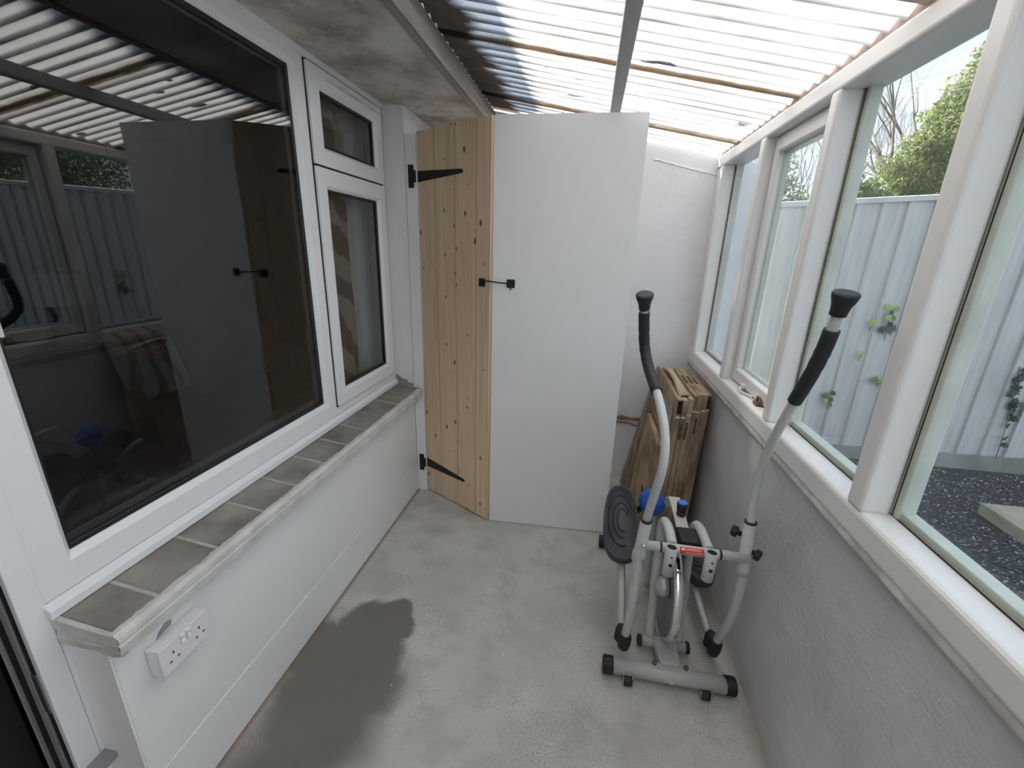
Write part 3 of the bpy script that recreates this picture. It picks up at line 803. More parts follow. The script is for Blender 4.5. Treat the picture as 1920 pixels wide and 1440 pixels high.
# ---- cupboard partition and its boarded door
A2, B2 = Vector((-0.480, 2.190, 0)), Vector((0.207, 2.214, 0))
ud = (B2 - A2).normalized(); nd_ = Vector((ud.y, -ud.x, 0))
pw = struct(MB().prism([(0, 0.004), ((B2 - A2).length, 0.004), ((B2 - A2).length, 2.167), (0, 2.163)], A2, ud, UZ, -nd_, 0.012).build('wall_partition', 'white_board'), 'tall white sheet panel closing off the end corner')
PH, PF = Vector((-0.964, 2.449, 0)), Vector((-0.500, 2.189, 0))
du = (PF - PH).normalized(); dn = Vector((du.y, -du.x, 0))       # dn points into the room
L = (PF - PH).length
dr = struct(empty('door_2', PH), 'bare pine boarded cupboard door with black tee hinges')
cuts = [0.0, 0.139, 0.290, 0.440, L - 0.002]
for a, c in zip(cuts[:-1], cuts[1:]):
    part('plank', 'pine', dr, lambda m: m.prism([(a + 0.0016, 0.008), (c - 0.0016, 0.008), (c - 0.0016, 2.160), (a + 0.0016, 2.160)], PH, du, UZ, -dn, 0.019), 0.0010, segs=1)
part('lipping', 'pine_edge', dr, lambda m: m.prism([(L - 0.001, 0.008), (L + 0.006, 0.008), (L + 0.006, 2.161), (L - 0.001, 2.161)], PH, du, UZ, -dn, 0.036), 0.001)
for c in cuts[1:-1]:  # dark strips stand in for the shade between the planks
    part('joint_shade_strip', 'joint_shade', dr, lambda m: m.prism([(c - 0.0014, 0.01), (c + 0.0014, 0.01), (c + 0.0014, 2.158), (c - 0.0014, 2.158)], PH - dn * 0.0018, du, UZ, -dn, 0.012))
for zz in (0.30, 1.08, 1.86):
    part('ledge', 'pine', dr, lambda m: m.prism([(0.05, zz), (L - 0.05, zz), (L - 0.05, zz + 0.1), (0.05, zz + 0.1)], PH - dn * 0.0195, du, UZ, -dn, 0.018), 0.002)
fr_ = struct(MB().box(-1.030, -0.968, 2.441, 2.49, 0.0, 2.148).build('trim_3', 'white_board'), 'white batten the pine door is hinged on')
def hinge(z0, z1, zc, zt, tip):
    h = part('hinge', 'black_metal', dr, lambda m: m.prism([(0.004, z0), (0.004, z1), (tip - 0.012, zt + 0.010), (tip, zt + 0.004), (tip, zt - 0.006), (tip - 0.012, zt - 0.010)], PH + dn * 0.0004, du, UZ, dn, 0.0035), 0.001, label='black tapered tee hinge strap')
    part('hinge_plate', 'black_metal', h, lambda m: m.box(-1.014, -0.983, 2.4365, 2.4408, zc - 0.058, zc + 0.058), 0.001)
    part('hinge_knuckle', 'black_metal', h, lambda m: m.tube([(-0.976, 2.4375, zc - 0.03), (-0.976, 2.4375, zc + 0.03)], 0.006, 10))
    def scr(m):
        for t in (0.25, 0.55, 0.85):
            p = PH + du * (tip * t) + dn * 0.0039 + UZ * (zc + (zt - zc) * t)
            m.lathe(p, dn, [(0, 0.005), (0.0015, 0.004)], 8)
    part('screw', 'black_metal', h, scr)
hinge(1.912, 1.968, 1.940, 1.943, 0.352)
hinge(0.180, 0.240, 0.208, 0.200, 0.352)
# cabin hook
hk = tag(empty('cabin_hook', (-0.46, 2.185, 1.39)), 'small black cabin hook holding the pine door to the white panel', 'hook')
def sq(o, u, n, s=0.021):
    def fn(m):
        c = s * 0.45
        m.prism([(-s+c*.4, -s), (-0.004, -s), (-0.002, -s+0.006), (0.002, -s+0.006), (0.004, -s), (s-c*.4, -s), (s, -s+c*.4), (s, s-c*.4), (s-c*.4, s), (-s+c*.4, s), (-s, s-c*.4), (-s, -s+c*.4)], o, u, UZ, n, 0.004)
        m.lathe(Vector(o) + n * 0.004, n, [(0, 0.006), (0.006, 0.005)], 10)
    return fn
o1 = PH + du * 0.487 + UZ * 1.409 + dn * 0.0006
o2 = A2 + ud * 0.094 + UZ * 1.411 + nd_ * 0.0006
part('door_plate', 'black_metal', hk, sq(o1, du, dn), 0.001)
part('catch_plate', 'black_metal', hk, sq(o2, ud, nd_), 0.001)
part('hook_rod', 'black_metal', hk, lambda m: m.tube(catmull([o1 + dn * 0.014 + UZ * 0.010, o1 * 0.7 + o2 * 0.3 + dn * 0.020 + UZ * 0.009, o1 * 0.3 + o2 * 0.7 + nd_ * 0.020 + UZ * 0.003, o2 + nd_ * 0.013, o2 + nd_ * 0.004 - UZ * 0.004]), 0.0032, 8))
part('hook_drop', 'black_metal', hk, lambda m: m.tube([o2 + nd_ * 0.005 - UZ * 0.012, o2 + nd_ * 0.005 - UZ * 0.032], 0.003, 8))

# ---- double socket
sk = tag(empty('double_socket', (XL, 0.735, 0.50)), 'white surface-mounted double wall socket under the brick sill', 'socket')
part('back_box', 'socket_plastic', sk, lambda m: m.box(XL + 0.001, XL + 0.034, 0.6625, 0.8085, 0.502, 0.587), 0.004)
fp = part('face_plate', 'socket_plastic', sk, lambda m: m.box(XL + 0.034, XL + 0.043, 0.662, 0.809, 0.5015, 0.5875), 0.003)
for yc in (0.697, 0.774):
    def holes(m):
        m.box(XL + 0.0428, XL + 0.0434, yc - 0.002, yc + 0.002, 0.549, 0.557)
        m.box(XL + 0.0428, XL + 0.0434, yc - 0.0145, yc - 0.0075, 0.5285, 0.5325)
        m.box(XL + 0.0428, XL + 0.0434, yc + 0.0075, yc + 0.0145, 0.5285, 0.5325)
    part('pin_hole', 'dark_crack', fp, holes)
for yc in (0.7265, 0.7445):
    part('rocker_switch', 'switch_plastic', fp, lambda m: m.prism([(XL + 0.043, 0.552), (XL + 0.047, 0.554), (XL + 0.0445, 0.567), (XL + 0.047, 0.579), (XL + 0.043, 0.581)], (0, yc - 0.006, 0), UX, UZ, UY, 0.012), 0.0008)
tag(part('damp_hole', 'cement_patch', sk, lambda m: m.prism([(0.695, 0.587), (0.738, 0.592), (0.742, 0.607), (0.725, 0.612), (0.705, 0.600)], (XL + 0.0008, 0, 0), UY, UZ, UX, 0.001)), 'grey gap in the plaster above the socket')

# ---- pipe and cable on the end wall
cp = tag(empty('copper_pipe', (0.35, 2.895, 0.46)), 'old copper pipe running along the end wall behind the cartons', 'pipe')
part('pipe_run', 'copper_pipe', cp, lambda m: m.tube(catmull([(-0.3, 2.895, 0.482), (0.2, 2.895, 0.478), (0.35, 2.895, 0.474), (0.66, 2.895, 0.468)]), 0.011, 10))
part('pipe_joint', 'copper_pipe', cp, lambda m: m.tube([(0.29, 2.895, 0.4765), (0.325, 2.895, 0.4755)], 0.015, 12))
tag(MB().tube(catmull([(-0.2, 2.905, 0.44), (0.26, 2.905, 0.435), (0.36, 2.905, 0.432), (0.45, 2.905, 0.405), (0.6, 2.905, 0.39)]), 0.004, 6).build('wall_cable', 'cable'), 'thin dark cable drooping under the copper pipe', 'cable')

# ================================================================== LEANING CARTONS
ZAX = UZ
carton_x = [0.487, 0.517, 0.546, 0.574, 0.601, 0.628, 0.655]
carton_front = [2.135, 2.150, 2.165, 2.195, 2.215, 2.225, 2.262]
carton_h = [0.885, 0.880, 0.884, 0.893, 0.895, 0.893, 0.882]
clabels = ['torn open brown carton on the left side of the tall stack, dark end showing',
           'second brown carton from the left in the tall stack, under the torn flap',
           'third brown carton from the left in the tall stack, printed code on its edge',
           'middle brown carton of the tall stack leaning on the grey wall',
           'third brown carton from the grey wall in the tall stack',
           'second brown carton from the grey wall in the tall stack',
           'stained brown carton nearest the grey wall, black end cap on top']
lean = 0.022
for k, (x0, yf, h) in enumerate(zip(carton_x, carton_front, carton_h)):
    w_ = 0.0250
    ct = tag(empty('flat_carton', (x0 - lean + w_ / 2, 2.5, 0.0)), clabels[k], 'carton', 'long flat cartons stacked on edge by the end wall')
    def body(m):
        n = 14
        vs, fs = [], []
        for j in range(n + 1):
            z = 0.002 + (h - 0.002) * j / n
            xo = x0 - lean + lean * z / 0.9
            bow = 0.002 * mnoise.noise(Vector((k * 3.0, 0, z * 5)))
            for (dx, dy) in ((0, yf + bow), (w_, yf + bow * 0.5), (w_, 2.745), (0, 2.745)):
                vs.append((xo + dx, dy, z))
        for j in range(n):
            for i in range(4):
                a, c = j * 4 + i, j * 4 + (i + 1) % 4
                fs.append((a, c, c + 4, a + 4))
        fs.append((3, 2, 1, 0)); fs.append(tuple(n * 4 + i for i in range(4)))
        m.add(vs, fs)
    bd = part('carton_body', 'cardboard', ct, body, 0.0025)
    def lean_x(z): return x0 - lean + lean * z / 0.9
    if k in (0, 1, 2, 3, 4, 5, 6):
        zt = h - random.uniform(0.085, 0.10)
        part('packing_tape', 'carton_tape', ct, lambda m: m.box(lean_x(zt) + 0.002, lean_x(zt) + w_ - 0.002, yf - 0.0035, yf + 0.006, zt, zt + 0.009))
    if k in (1, 2, 4):
        def prn(m):
            zz = h - 0.13
            for q in range(9):
                hh = random.choice((0.004, 0.006, 0.007))
                m.box(lean_x(zz) + 0.006, lean_x(zz) + 0.006 + random.uniform(0.008, 0.013), yf - 0.0034, yf, zz - hh, zz)
                zz -= hh + 0.0045
        part('printed_code', 'carton_print', ct, prn)
    if k in (3, 4, 5):
        def prt(m):
            m.box(lean_x(h) + 0.005, lean_x(h) + w_ - 0.006, 2.42, 2.42 + 0.16 - 0.02 * (k - 3), h - 0.001, h + 0.0012)
        part('printed_block', 'carton_print', ct, prt)
    if k == 0:
        part('dark_end', 'black_metal', ct, lambda m: m.box(lean_x(0.86) + 0.003, lean_x(0.86) + w_ - 0.001, yf - 0.004, yf + 0.02, h - 0.075, h - 0.006))
        part('film_label', 'label_film', ct, lambda m: m.prism([(2.16, 0.62), (2.40, 0.56), (2.46, 0.80), (2.20, 0.83)], (lean_x(0.7) - 0.0055, 0, 0), UY, UZ, UX, 0.004))
        def flap(m):
            prof = [(2.20, 0.0), (2.28, 0.026), (2.38, 0.046), (2.50, 0.050), (2.62, 0.038), (2.72, 0.012)]
            vs, fs = [], []
            for i, (y, lift) in enumerate(prof):
                for j in range(6):
                    t = j / 5
                    jag = 0.008 * mnoise.noise(Vector((y * 20, j, 2)))
                    vs.append((lean_x(h) + 0.012 + t * 0.055, y + jag * (1 if j == 5 else 0.2), h + 0.002 + lift * math.sin(math.pi * min(1, 0.25 + t * 0.9)) + (0.008 * t)))
            for i in range(len(prof) - 1):
                for j in range(5):
                    a = i * 6 + j
                    fs.append((a, a + 1, a + 7, a + 6))
            m.add(vs, fs, True)
        fo = part('torn_flap', 'cardboard_light', ct, flap, label='torn curled cardboard flap')
        sm = fo.modifiers.new('thick', 'SOLIDIFY'); sm.thickness = 0.003
    if k == 6:
        part('dark_end', 'black_metal', ct, lambda m: m.box(lean_x(0.85) + 0.004, lean_x(0.85) + w_ - 0.004, yf - 0.004, yf + 0.01, h - 0.075, h - 0.004))
# shorter cartons in front of them
for k, (x0, h, yf, lab) in enumerate(((0.441, 0.585, 2.23, 'short brown carton with a frayed top corner, behind the curved light grey tube'), )):
    ct = tag(empty('short_carton', (x0 + 0.015, 2.5, 0)), lab, 'carton')
    part('carton_body', 'cardboard', ct, lambda m: m.prism([(x0 - 0.052, 0.002), (x0 - 0.024, 0.002), (x0 + 0.030, h), (x0 + 0.002, h)], (0, yf, 0), UX, UZ, UY, 0.50), 0.003)
    part('printed_code', 'carton_print', ct, lambda m: m.prism([(2.30, 0.16), (2.33, 0.16), (2.35, 0.27), (2.32, 0.27)], (x0 - 0.036, 0, 0), UY, UZ, UX, 0.002))
    def fray(m):
        for q in range(7):
            y = 2.25 + q * 0.022
            m.prism([(0, 0), (0.02, 0.004), (0.016, 0.03 + random.uniform(-.008, .012)), (0.004, 0.024)], (x0 + 0.001 - random.uniform(0, .006), y, h - 0.012), UY, UZ, UX, 0.003)
    part('frayed_edge', 'cardboard_light', ct, fray)
# plank
pk = MB()
pk.prism([(0.334, 0.0), (0.402, 0.0), (0.535, 0.850), (0.487, 0.880)], (0, 2.755, 0), UX, UZ, UY, 0.09)
tag(pk.build('wooden_plank', 'plank_wood', None, 0.003), 'weathered wooden plank leaning left of the carton stack', 'plank')

# ================================================================== ELLIPTICAL TRAINER
et = tag(empty('elliptical_trainer', (0.42, 1.65, 0.0)), 'grey elliptical cross trainer with black foam grips standing by the low wall', 'exercise machine')
G, LT, BK = 'grey_steel_paint', 'light_tube_paint', 'black_rubber'
# front stabiliser
fs_ = part('front_stabiliser', G, et, lambda m: m.tube([(0.205, 1.327, 0.041), (0.625, 1.323, 0.041)], 0.029, 20))
for xa, xb in ((0.172, 0.212), (0.620, 0.660)):
    def capf(m):
        m.lathe((xa, 1.326, 0.041), UX, [(0, 0.026), (0.004, 0.031), (xb - xa - 0.002, 0.032), (xb - xa, 0.030)], 24)
        for q in range(14):
            a = 2 * math.pi * q / 14
            m.obox((xa + (xb - xa) / 2, 1.326 + 0.032 * math.cos(a), 0.041 + 0.032 * math.sin(a)), UX, Vector((0, math.cos(a), math.sin(a))), Vector((0, -math.sin(a), math.cos(a))), (xb - xa) / 2 - 0.003, 0.0014, 0.003)
    part('end_cap', BK, fs_, capf, label='ribbed black end cap')
for xc in (0.268, 0.548):
    part('transport_wheel', BK, fs_, lambda m: m.lathe((xc - 0.014, 1.290, 0.017), UX, [(0, 0.015), (0.002, 0.017), (0.026, 0.017), (0.028, 0.015)], 18))
    def brk(m):
        for s in (-0.018, 0.016): m.box(xc + s, xc + s + 0.002, 1.278, 1.306, 0.006, 0.040)
        m.box(xc - 0.018, xc + 0.018, 1.296, 1.300, 0.030, 0.036)
    part('wheel_bracket', 'steel', fs_, brk)
part('end_dot', 'yellow_dot', fs_, lambda m: m.lathe((0.425, 1.2975, 0.040), Vector((0, -1, 0.05)), [(0, 0.011), (0.0035, 0.010)], 16), label='pale yellow plug')
for xc in (0.365, 0.482):
    part('bolt', 'bolt_rust', fs_, lambda m: m.lathe((xc, 1.338, 0.066), UZ, [(0, 0.010), (0.008, 0.010), (0.009, 0.006), (0.020, 0.006), (0.022, 0.003)], 10))
part('saddle_plate', G, fs_, lambda m: m.prism([(0.350, 1.318), (0.500, 1.318), (0.500, 1.345), (0.350, 1.345)], (0, 0, 0.0668), UX, UY, UZ, 0.0045), 0.001)
# short second bar with caps
sb = part('lower_bar', G, et, lambda m: m.tube([(0.335, 1.468, 0.040), (0.508, 1.464, 0.040)], 0.021, 18))
for xa in (0.318, 0.507):
    part('end_cap', BK, sb, lambda m: m.lathe((xa, 1.466, 0.040), UX, [(0, 0.018), (0.003, 0.0235), (0.014, 0.0235), (0.016, 0.021)], 18))
part('neck', G, et, lambda m: m.add([(0.385, 1.335, 0.05), (0.462, 1.335, 0.05), (0.475, 1.47, 0.045), (0.372, 1.47, 0.045), (0.388, 1.335, 0.088), (0.459, 1.335, 0.088), (0.470, 1.47, 0.075), (0.377, 1.47, 0.075)],
     [(0,3,2,1),(4,5,6,7),(0,1,5,4),(1,2,6,5),(2,3,7,6),(3,0,4,7)]), 0.008, segs=3)
# side loops
for xc, s in ((0.364, -1), (0.482, 1)):
    pts = catmull([(xc + s*0.002, 1.350, 0.604), (xc, 1.40, 0.609), (xc, 1.46, 0.607), (xc, 1.515, 0.588), (xc, 1.543, 0.545), (xc - s*0.002, 1.541, 0.47), (xc - s*0.002, 1.525, 0.34), (xc - s*0.002, 1.498, 0.18), (xc - s*0.002, 1.478, 0.05)], 5)
    part('frame_loop', LT if s > 0 else LT, et, lambda m: m.tube(pts, 0.0175, 14), label='bent side tube of the frame')
# rear frame and rear stabiliser
part('rear_tube', G, et, lambda m: m.tube(catmull([(0.42, 1.48, 0.045), (0.42, 1.7, 0.035), (0.42, 2.0, 0.035), (0.42, 2.09, 0.042)]), 0.019, 12))
rs_ = part('rear_stabiliser', G, et, lambda m: m.tube([(0.205, 2.090, 0.036), (0.635, 2.090, 0.036)], 0.026, 16))
for xa in (0.172, 0.630):
    part('end_cap', BK, rs_, lambda m: m.lathe((xa, 2.090, 0.036), UX, [(0, 0.029), (0.003, 0.033), (0.036, 0.033), (0.038, 0.030)], 18))
# flywheel
WC = Vector((0.421, 1.552, 0.272)); WR = 0.212
fw = part('flywheel', 'wheel_grey', et, lambda m: m.lathe(WC - UX * 0.012, UX, [(0, 0.03), (0.0, 0.172), (-0.003, 0.182), (-0.003, WR - 0.008), (0.027, WR - 0.008), (0.027, 0.182), (0.024, 0.172), (0.024, 0.03)], 56), label='heavy flywheel disc')
part('rim', 'chrome', fw, lambda m: m.lathe(WC - UX * 0.0155, UX, [(0, WR - 0.012), (0, WR - 0.002), (0.004, WR + 0.001), (0.027, WR + 0.001), (0.031, WR - 0.002), (0.031, WR - 0.012)], 64, False, False), label='chrome rim band')
for s in (-1, 1):
    part('axle_cover', 'silver_plastic', fw, lambda m: m.lathe(Vector((0.421 + s * 0.016, 1.478, 0.315)), UX * s, [(0, 0.040), (0.018, 0.041), (0.036, 0.036), (0.046, 0.024), (0.049, 0.010)], 24), label='silver dome cover')
# guard behind: blue disc cover on the crank
bc = part('crank_cover', 'blue_plastic', et, lambda m: m.lathe((0.366, 1.790, 0.500), Vector((-0.45, -0.80, 0.40)), [(0, 0.058), (0.014, 0.060), (0.030, 0.054), (0.044, 0.038), (0.052, 0.018), (0.054, 0.0)], 36, True, False), label='round blue crank cover')
part('crank_arm', BK, bc, lambda m: m.tube([(0.362, 1.800, 0.49), (0.300, 1.81, 0.43)], 0.014, 10))
part('support_leg', G, et, lambda m: m.tube(catmull([(0.39, 1.78, 0.05), (0.385, 1.795, 0.24), (0.372, 1.80, 0.47)]), 0.016, 10))
# tension bracket with blue-topped knob
br = part('tension_bracket', 'cream_paint', et, lambda m: [m.prism([(1.395, 0.560), (1.400, 0.566), (1.640, 0.594), (1.700, 0.592), (1.742, 0.565), (1.768, 0.505), (1.762, 0.503), (1.735, 0.556), (1.700, 0.582), (1.640, 0.585)], (0.408, 0, 0), UY, UZ, UX, 0.046)], 0.001)
kn = part('tension_knob', BK, br, lambda m: m.lathe((0.436, 1.578, 0.585), UZ, [(0, 0.017), (0.012, 0.017), (0.014, 0.012), (0.020, 0.012), (0.024, 0.018), (0.052, 0.021), (0.056, 0.020)], 20))
part('knob_cap', 'blue_cap', kn, lambda m: m.lathe((0.436, 1.578, 0.641), UZ, [(0, 0.0195), (0.0025, 0.019), (0.004, 0.015)], 20))
part('magnet_box', 'black_metal', et, lambda m: m.box(0.398, 0.486, 1.385, 1.475, 0.545, 0.602), 0.008, segs=3, label='black plastic drive housing')
part('belt', BK, et, lambda m: m.tube(catmull([(0.392, 1.40, 0.545), (0.391, 1.50, 0.572), (0.390, 1.60, 0.55), (0.389, 1.66, 0.50)]), 0.004, 8))
# crossbar with sleeves and sticker
cbm = part('crossbar', LT, et, lambda m: m.tube([(0.243, 1.338, 0.600), (0.606, 1.338, 0.600)], 0.0165, 18))
for xa in (0.318, 0.514):
    part('spacer_ring', BK, cbm, lambda m: m.lathe((xa, 1.338, 0.600), UX, [(0, 0.0178), (0.007, 0.0178)], 18))
part('caution_sticker', 'sticker_red', cbm, lambda m: m.add(
    [(0.383 + (0.462 - 0.383) * i, 1.338 + 0.0172 * math.sin(R(a)) * -1, 0.600 + 0.0172 * math.cos(R(a))) for a in (18, 38, 58, 78, 98) for i in (0, 1)],
    [(2*i, 2*i+1, 2*i+3, 2*i+2) for i in range(4)], True), label='red sticker reading CAUTION')
an = R(46); nrm = Vector((0, -math.sin(an), math.cos(an))); upv = Vector((0, math.cos(an), math.sin(an)))
text_mesh('sticker_text', 'CAUTION', 0.0115, 'sticker_text', cbm, Vector((0.425, 1.338, 0.600)) + nrm * 0.0176, UX, upv, nrm)
an2 = R(78); nr2 = Vector((0, -math.sin(an2), math.cos(an2))); up2 = Vector((0, math.cos(an2), math.sin(an2)))
def smallprint(m):
    x = 0.400
    while x < 0.456:
        l_ = random.uniform(0.003, 0.007)
        m.obox(Vector((x + l_/2, 1.338, 0.600)) + nr2 * 0.0175, UX, up2, nr2, l_/2, 0.0011, 0.0002)
        x += l_ + 0.0015
part('sticker_small_print', 'sticker_text', cbm, smallprint)
part('sticker_mark', 'sticker_text', cbm, lambda m: m.obox(Vector((0.393, 1.338, 0.600)) + nrm * 0.0176, UX, upv, nrm, 0.004, 0.004, 0.0002))
for xc in (0.3515, 0.481):
    top = Vector((xc, 1.308, 0.626)); bot = Vector((xc - 0.004, 1.300, 0.522)); ax = (bot - top).normalized()
    ln_ = (bot - top).length
    slv = part('upright_sleeve', LT, cbm, lambda m: m.lathe(top, ax, [(0.0, 0.0155), (0.0, 0.0195), (ln_, 0.0195), (ln_, 0.0155)], 20, False, True), label='short open tube for an upright')
    part('sleeve_mouth', 'black_metal', slv, lambda m: m.lathe(top + ax * 0.004, ax, [(0, 0.0155), (0.004, 0.0155)], 18))
    f_ = Vector((0, -1, 0.08)).normalized()
    part('bolt_hole', 'black_metal', slv, lambda m: m.lathe(top + ax * 0.058 + f_ * 0.0185, f_, [(0, 0.0065), (0.0016, 0.0065)], 14))
    part('bolt_hole', 'black_metal', slv, lambda m: m.lathe(top + ax * 0.028 + f_ * 0.0185, f_, [(0, 0.0035), (0.0016, 0.0035)], 10))

def arm(side, upper, lower, sleeve0, sleeve1, grip_i, names):
    a = part('swing_arm', LT, et, lambda m: m.tube(catmull(lower, 6), 0.0165, 16), label=names[0])
    # clamp sleeve around the crossbar end
    d = (Vector(sleeve1) - Vector(sleeve0))
    part('arm_sleeve', LT, a, lambda m: m.lathe(sleeve0, d, [(0, 0.0185), (0.0, 0.0225), (d.length*0.18, 0.0225), (d.length*0.2, 0.0195), (d.length, 0.0192), (d.length, 0.0165)], 20))
    part('collar_ring', BK, a, lambda m: m.lathe(Vector(sleeve1) - d.normalized()*0.004, d, [(0, 0.0198), (0.006, 0.0198)], 18))
    up_t = upper[:-1] + [tuple(Vector(upper[-2]) + (Vector(upper[-1]) - Vector(upper[-2])).normalized() * 0.03)]
    h = part('handle_tube', LT, et, lambda m: m.tube(catmull(up_t, 6), 0.0135, 16), label=names[1])
    gp = catmull(upper[grip_i:-1] if side < 0 else upper[grip_i:-2], 6)
    def grp(m):
        rr = []
        for i in range(len(gp)):
            t = i / (len(gp) - 1)
            rr.append(0.0185 + (0.0009 * math.sin(i * 2.4) if 0.35 < t < 0.7 else 0))
        m.tube(gp, rr, 18)
    part('foam_grip', BK, h, grp, label='black foam grip')
    e0, e1 = Vector(upper[-2]), Vector(upper[-1])
    ax = (e1 - e0).normalized()
    part('grip_cap', BK, h, lambda m: m.lathe(e0 + ax * 0.012, ax, [(0, 0.0185), (0.010, 0.0190), (0.025, 0.0215), (0.042, 0.0275), (0.052, 0.0295), (0.056, 0.028), (0.058, 0.020)], 22), label='flared black cap')
    return a, h
aL, hL = arm(-1,
    [(0.250, 1.305, 0.660), (0.252, 1.285, 0.742), (0.257, 1.242, 0.863), (0.262, 1.216, 0.955), (0.264, 1.228, 1.026), (0.258, 1.275, 1.093), (0.246, 1.380, 1.151), (0.230, 1.505, 1.198), (0.215, 1.560, 1.262), (0.2015, 1.548, 1.350), (0.197, 1.538, 1.385), (0.188, 1.512, 1.452)],
    [(0.250, 1.325, 0.600), (0.250, 1.323, 0.521), (0.250, 1.322, 0.405), (0.250, 1.338, 0.240), (0.250, 1.372, 0.150)],
    (0.250, 1.334, 0.540), (0.252, 1.284, 0.738), 6, ('left swing arm', 'left curved handle tube'))
aR, hR = arm(1,
    [(0.600, 1.357, 0.66), (0.600, 1.360, 0.727), (0.600, 1.375, 0.797), (0.600, 1.374, 0.899), (0.600, 1.354, 0.995), (0.600, 1.312, 1.094), (0.600, 1.265, 1.192), (0.600, 1.213, 1.288), (0.600, 1.184, 1.360), (0.600, 1.170, 1.412), (0.600, 1.166, 1.438), (0.600, 1.152, 1.488)],
    [(0.602, 1.352, 0.610), (0.605, 1.345, 0.497), (0.610, 1.362, 0.354), (0.610, 1.414, 0.185), (0.608, 1.442, 0.118)],
    (0.602, 1.346, 0.530), (0.600, 1.360, 0.728), 6, ('right swing arm', 'right curved handle tube'))
part('pinch_bolt', 'chrome', aL, lambda m: m.lathe((0.252, 1.290, 0.632), Vector((0.3, -1, 0.2)), [(0, 0.008), (0.010, 0.008), (0.014, 0.005)], 12))
def knob(o, ax):
    def fn(m):
        m.lathe(o, ax, [(0, 0.009), (0.012, 0.009), (0.014, 0.016), (0.030, 0.017), (0.033, 0.014)], 18)
        ax_ = Vector(ax).normalized(); r_ = ax_.orthogonal().normalized(); s_ = ax_.cross(r_)
        for q in range(6):
            a = q * math.pi / 3
            m.lathe(Vector(o) + ax_ * 0.014 + (r_ * math.cos(a) + s_ * math.sin(a)) * 0.014, ax_, [(0, 0.006), (0.016, 0.006)], 8)
    return fn
part('clamp_knob', BK, aR, knob((0.616, 1.350, 0.622), Vector((0.75, -0.6, -0.15))), label='black lobed clamp knob')
part('clamp_knob', BK, aR, knob((0.585, 1.372, 0.668), Vector((-0.8, 0.3, 0.2))), label='black lobed clamp knob')
# feet joining the swing arms to the pedal bars
for o_, s_, pb, nm in (((0.250, 1.374, 0.142), -1, [(0.238, 1.388, 0.125), (0.236, 1.44, 0.185), (0.234, 1.52, 0.270), (0.232, 1.62, 0.325), (0.232, 1.80, 0.390), (0.235, 1.95, 0.42)], 'left pedal bar'),
                   ((0.608, 1.444, 0.112), 1, [(0.596, 1.455, 0.095), (0.592, 1.53, 0.115), (0.588, 1.62, 0.125), (0.590, 1.75, 0.130), (0.592, 1.95, 0.150)], 'right pedal bar')):
    o_ = Vector(o_)
    b_ = part('pedal_bar', LT, et, lambda m: m.tube(catmull(pb, 6), 0.017, 4, True), label=nm)
    def shoe(m):
        m.lathe(o_ + Vector((0, 0.006, -0.062)), Vector((0, -0.15, 1)), [(0, 0.012), (0.006, 0.022), (0.03, 0.026), (0.062, 0.026), (0.082, 0.022), (0.088, 0.020)], 20)
        m.lathe(o_ + Vector((-0.020, 0.012, -0.035)), Vector((0.1, 0.1, 1)), [(0, 0.014), (0.006, 0.020), (0.05, 0.021), (0.066, 0.015)], 16)
    part('pivot_boot', BK, b_, shoe, label='black moulded pivot boot')
# pedals: moulded trays
def pedal(center, length, width, tilt, yawp, name):
    c = Vector(center)
    fwd_ = Vector((math.sin(yawp) * math.cos(tilt), math.cos(yawp) * math.cos(tilt), math.sin(tilt)))
    side = Vector((math.cos(yawp), -math.sin(yawp), 0))
    up_ = side.cross(fwd_)
    def outline(sc, n=40):
        out = []
        for i in range(n):
            a = 2 * math.pi * i / n
            ca, sa = math.cos(a), math.sin(a)
            px = abs(ca) ** 0.75 * (1 if ca >= 0 else -1) * width / 2
            py = abs(sa) ** 0.75 * (1 if sa >= 0 else -1) * length / 2
            px *= 1.0 - 0.10 * math.sin(a)
            d = sc
            out.append((px * (1 - 2*d/width), py * (1 - 2*d/length)))
        return out
    def tray(m):
        n = 40
        loops = [(0.006, -0.030), (0.0, -0.020), (0.0, 0.016), (0.003, 0.020), (0.009, 0.018), (0.014, 0.002)]
        vs, fs = [], []
        for ins, h in loops:
            for (a, b_) in outline(ins): vs.append(c + side * a + fwd_ * b_ + up_ * h)
        for i in range(len(loops) - 1):
            for k in range(n):
                k2 = (k + 1) % n
                fs.append((i*n + k, i*n + k2, (i+1)*n + k2, (i+1)*n + k))
        fs.append(tuple(range(n))[::-1]); fs.append(tuple((len(loops)-1)*n + k for k in range(n)))
        m.add(vs, fs, True)
    p = part('pedal', 'pedal_plastic', et, tray, label=name)
    for q, sc in enumerate((0.9, 0.62, 0.40)):
        pts = []
        for i in range(25):
            a = math.pi * (0.15 + 1.45 * i / 24)
            pts.append(c + side * (math.cos(a) * width * 0.40 * sc + 0.004 * q) + fwd_ * (math.sin(a) * length * 0.38 * sc + 0.01) + up_ * 0.0035)
        part('tread_ridge', BK, p, lambda m: m.tube(pts, 0.0028, 6))
    return p
pedal((0.227, 1.710, 0.430), 0.370, 0.150, R(24), R(0), 'left footplate')
pedal((0.610, 1.865, 0.185), 0.370, 0.140, R(-2), R(2), 'right footplate')

# ================================================================== GARDEN
gr = struct(MB().box(0.84, 9.0, -4.0, 12.0, -0.10, 0.0).build('ground', 'gravel_bed'), 'dark gravel bed of the garden')
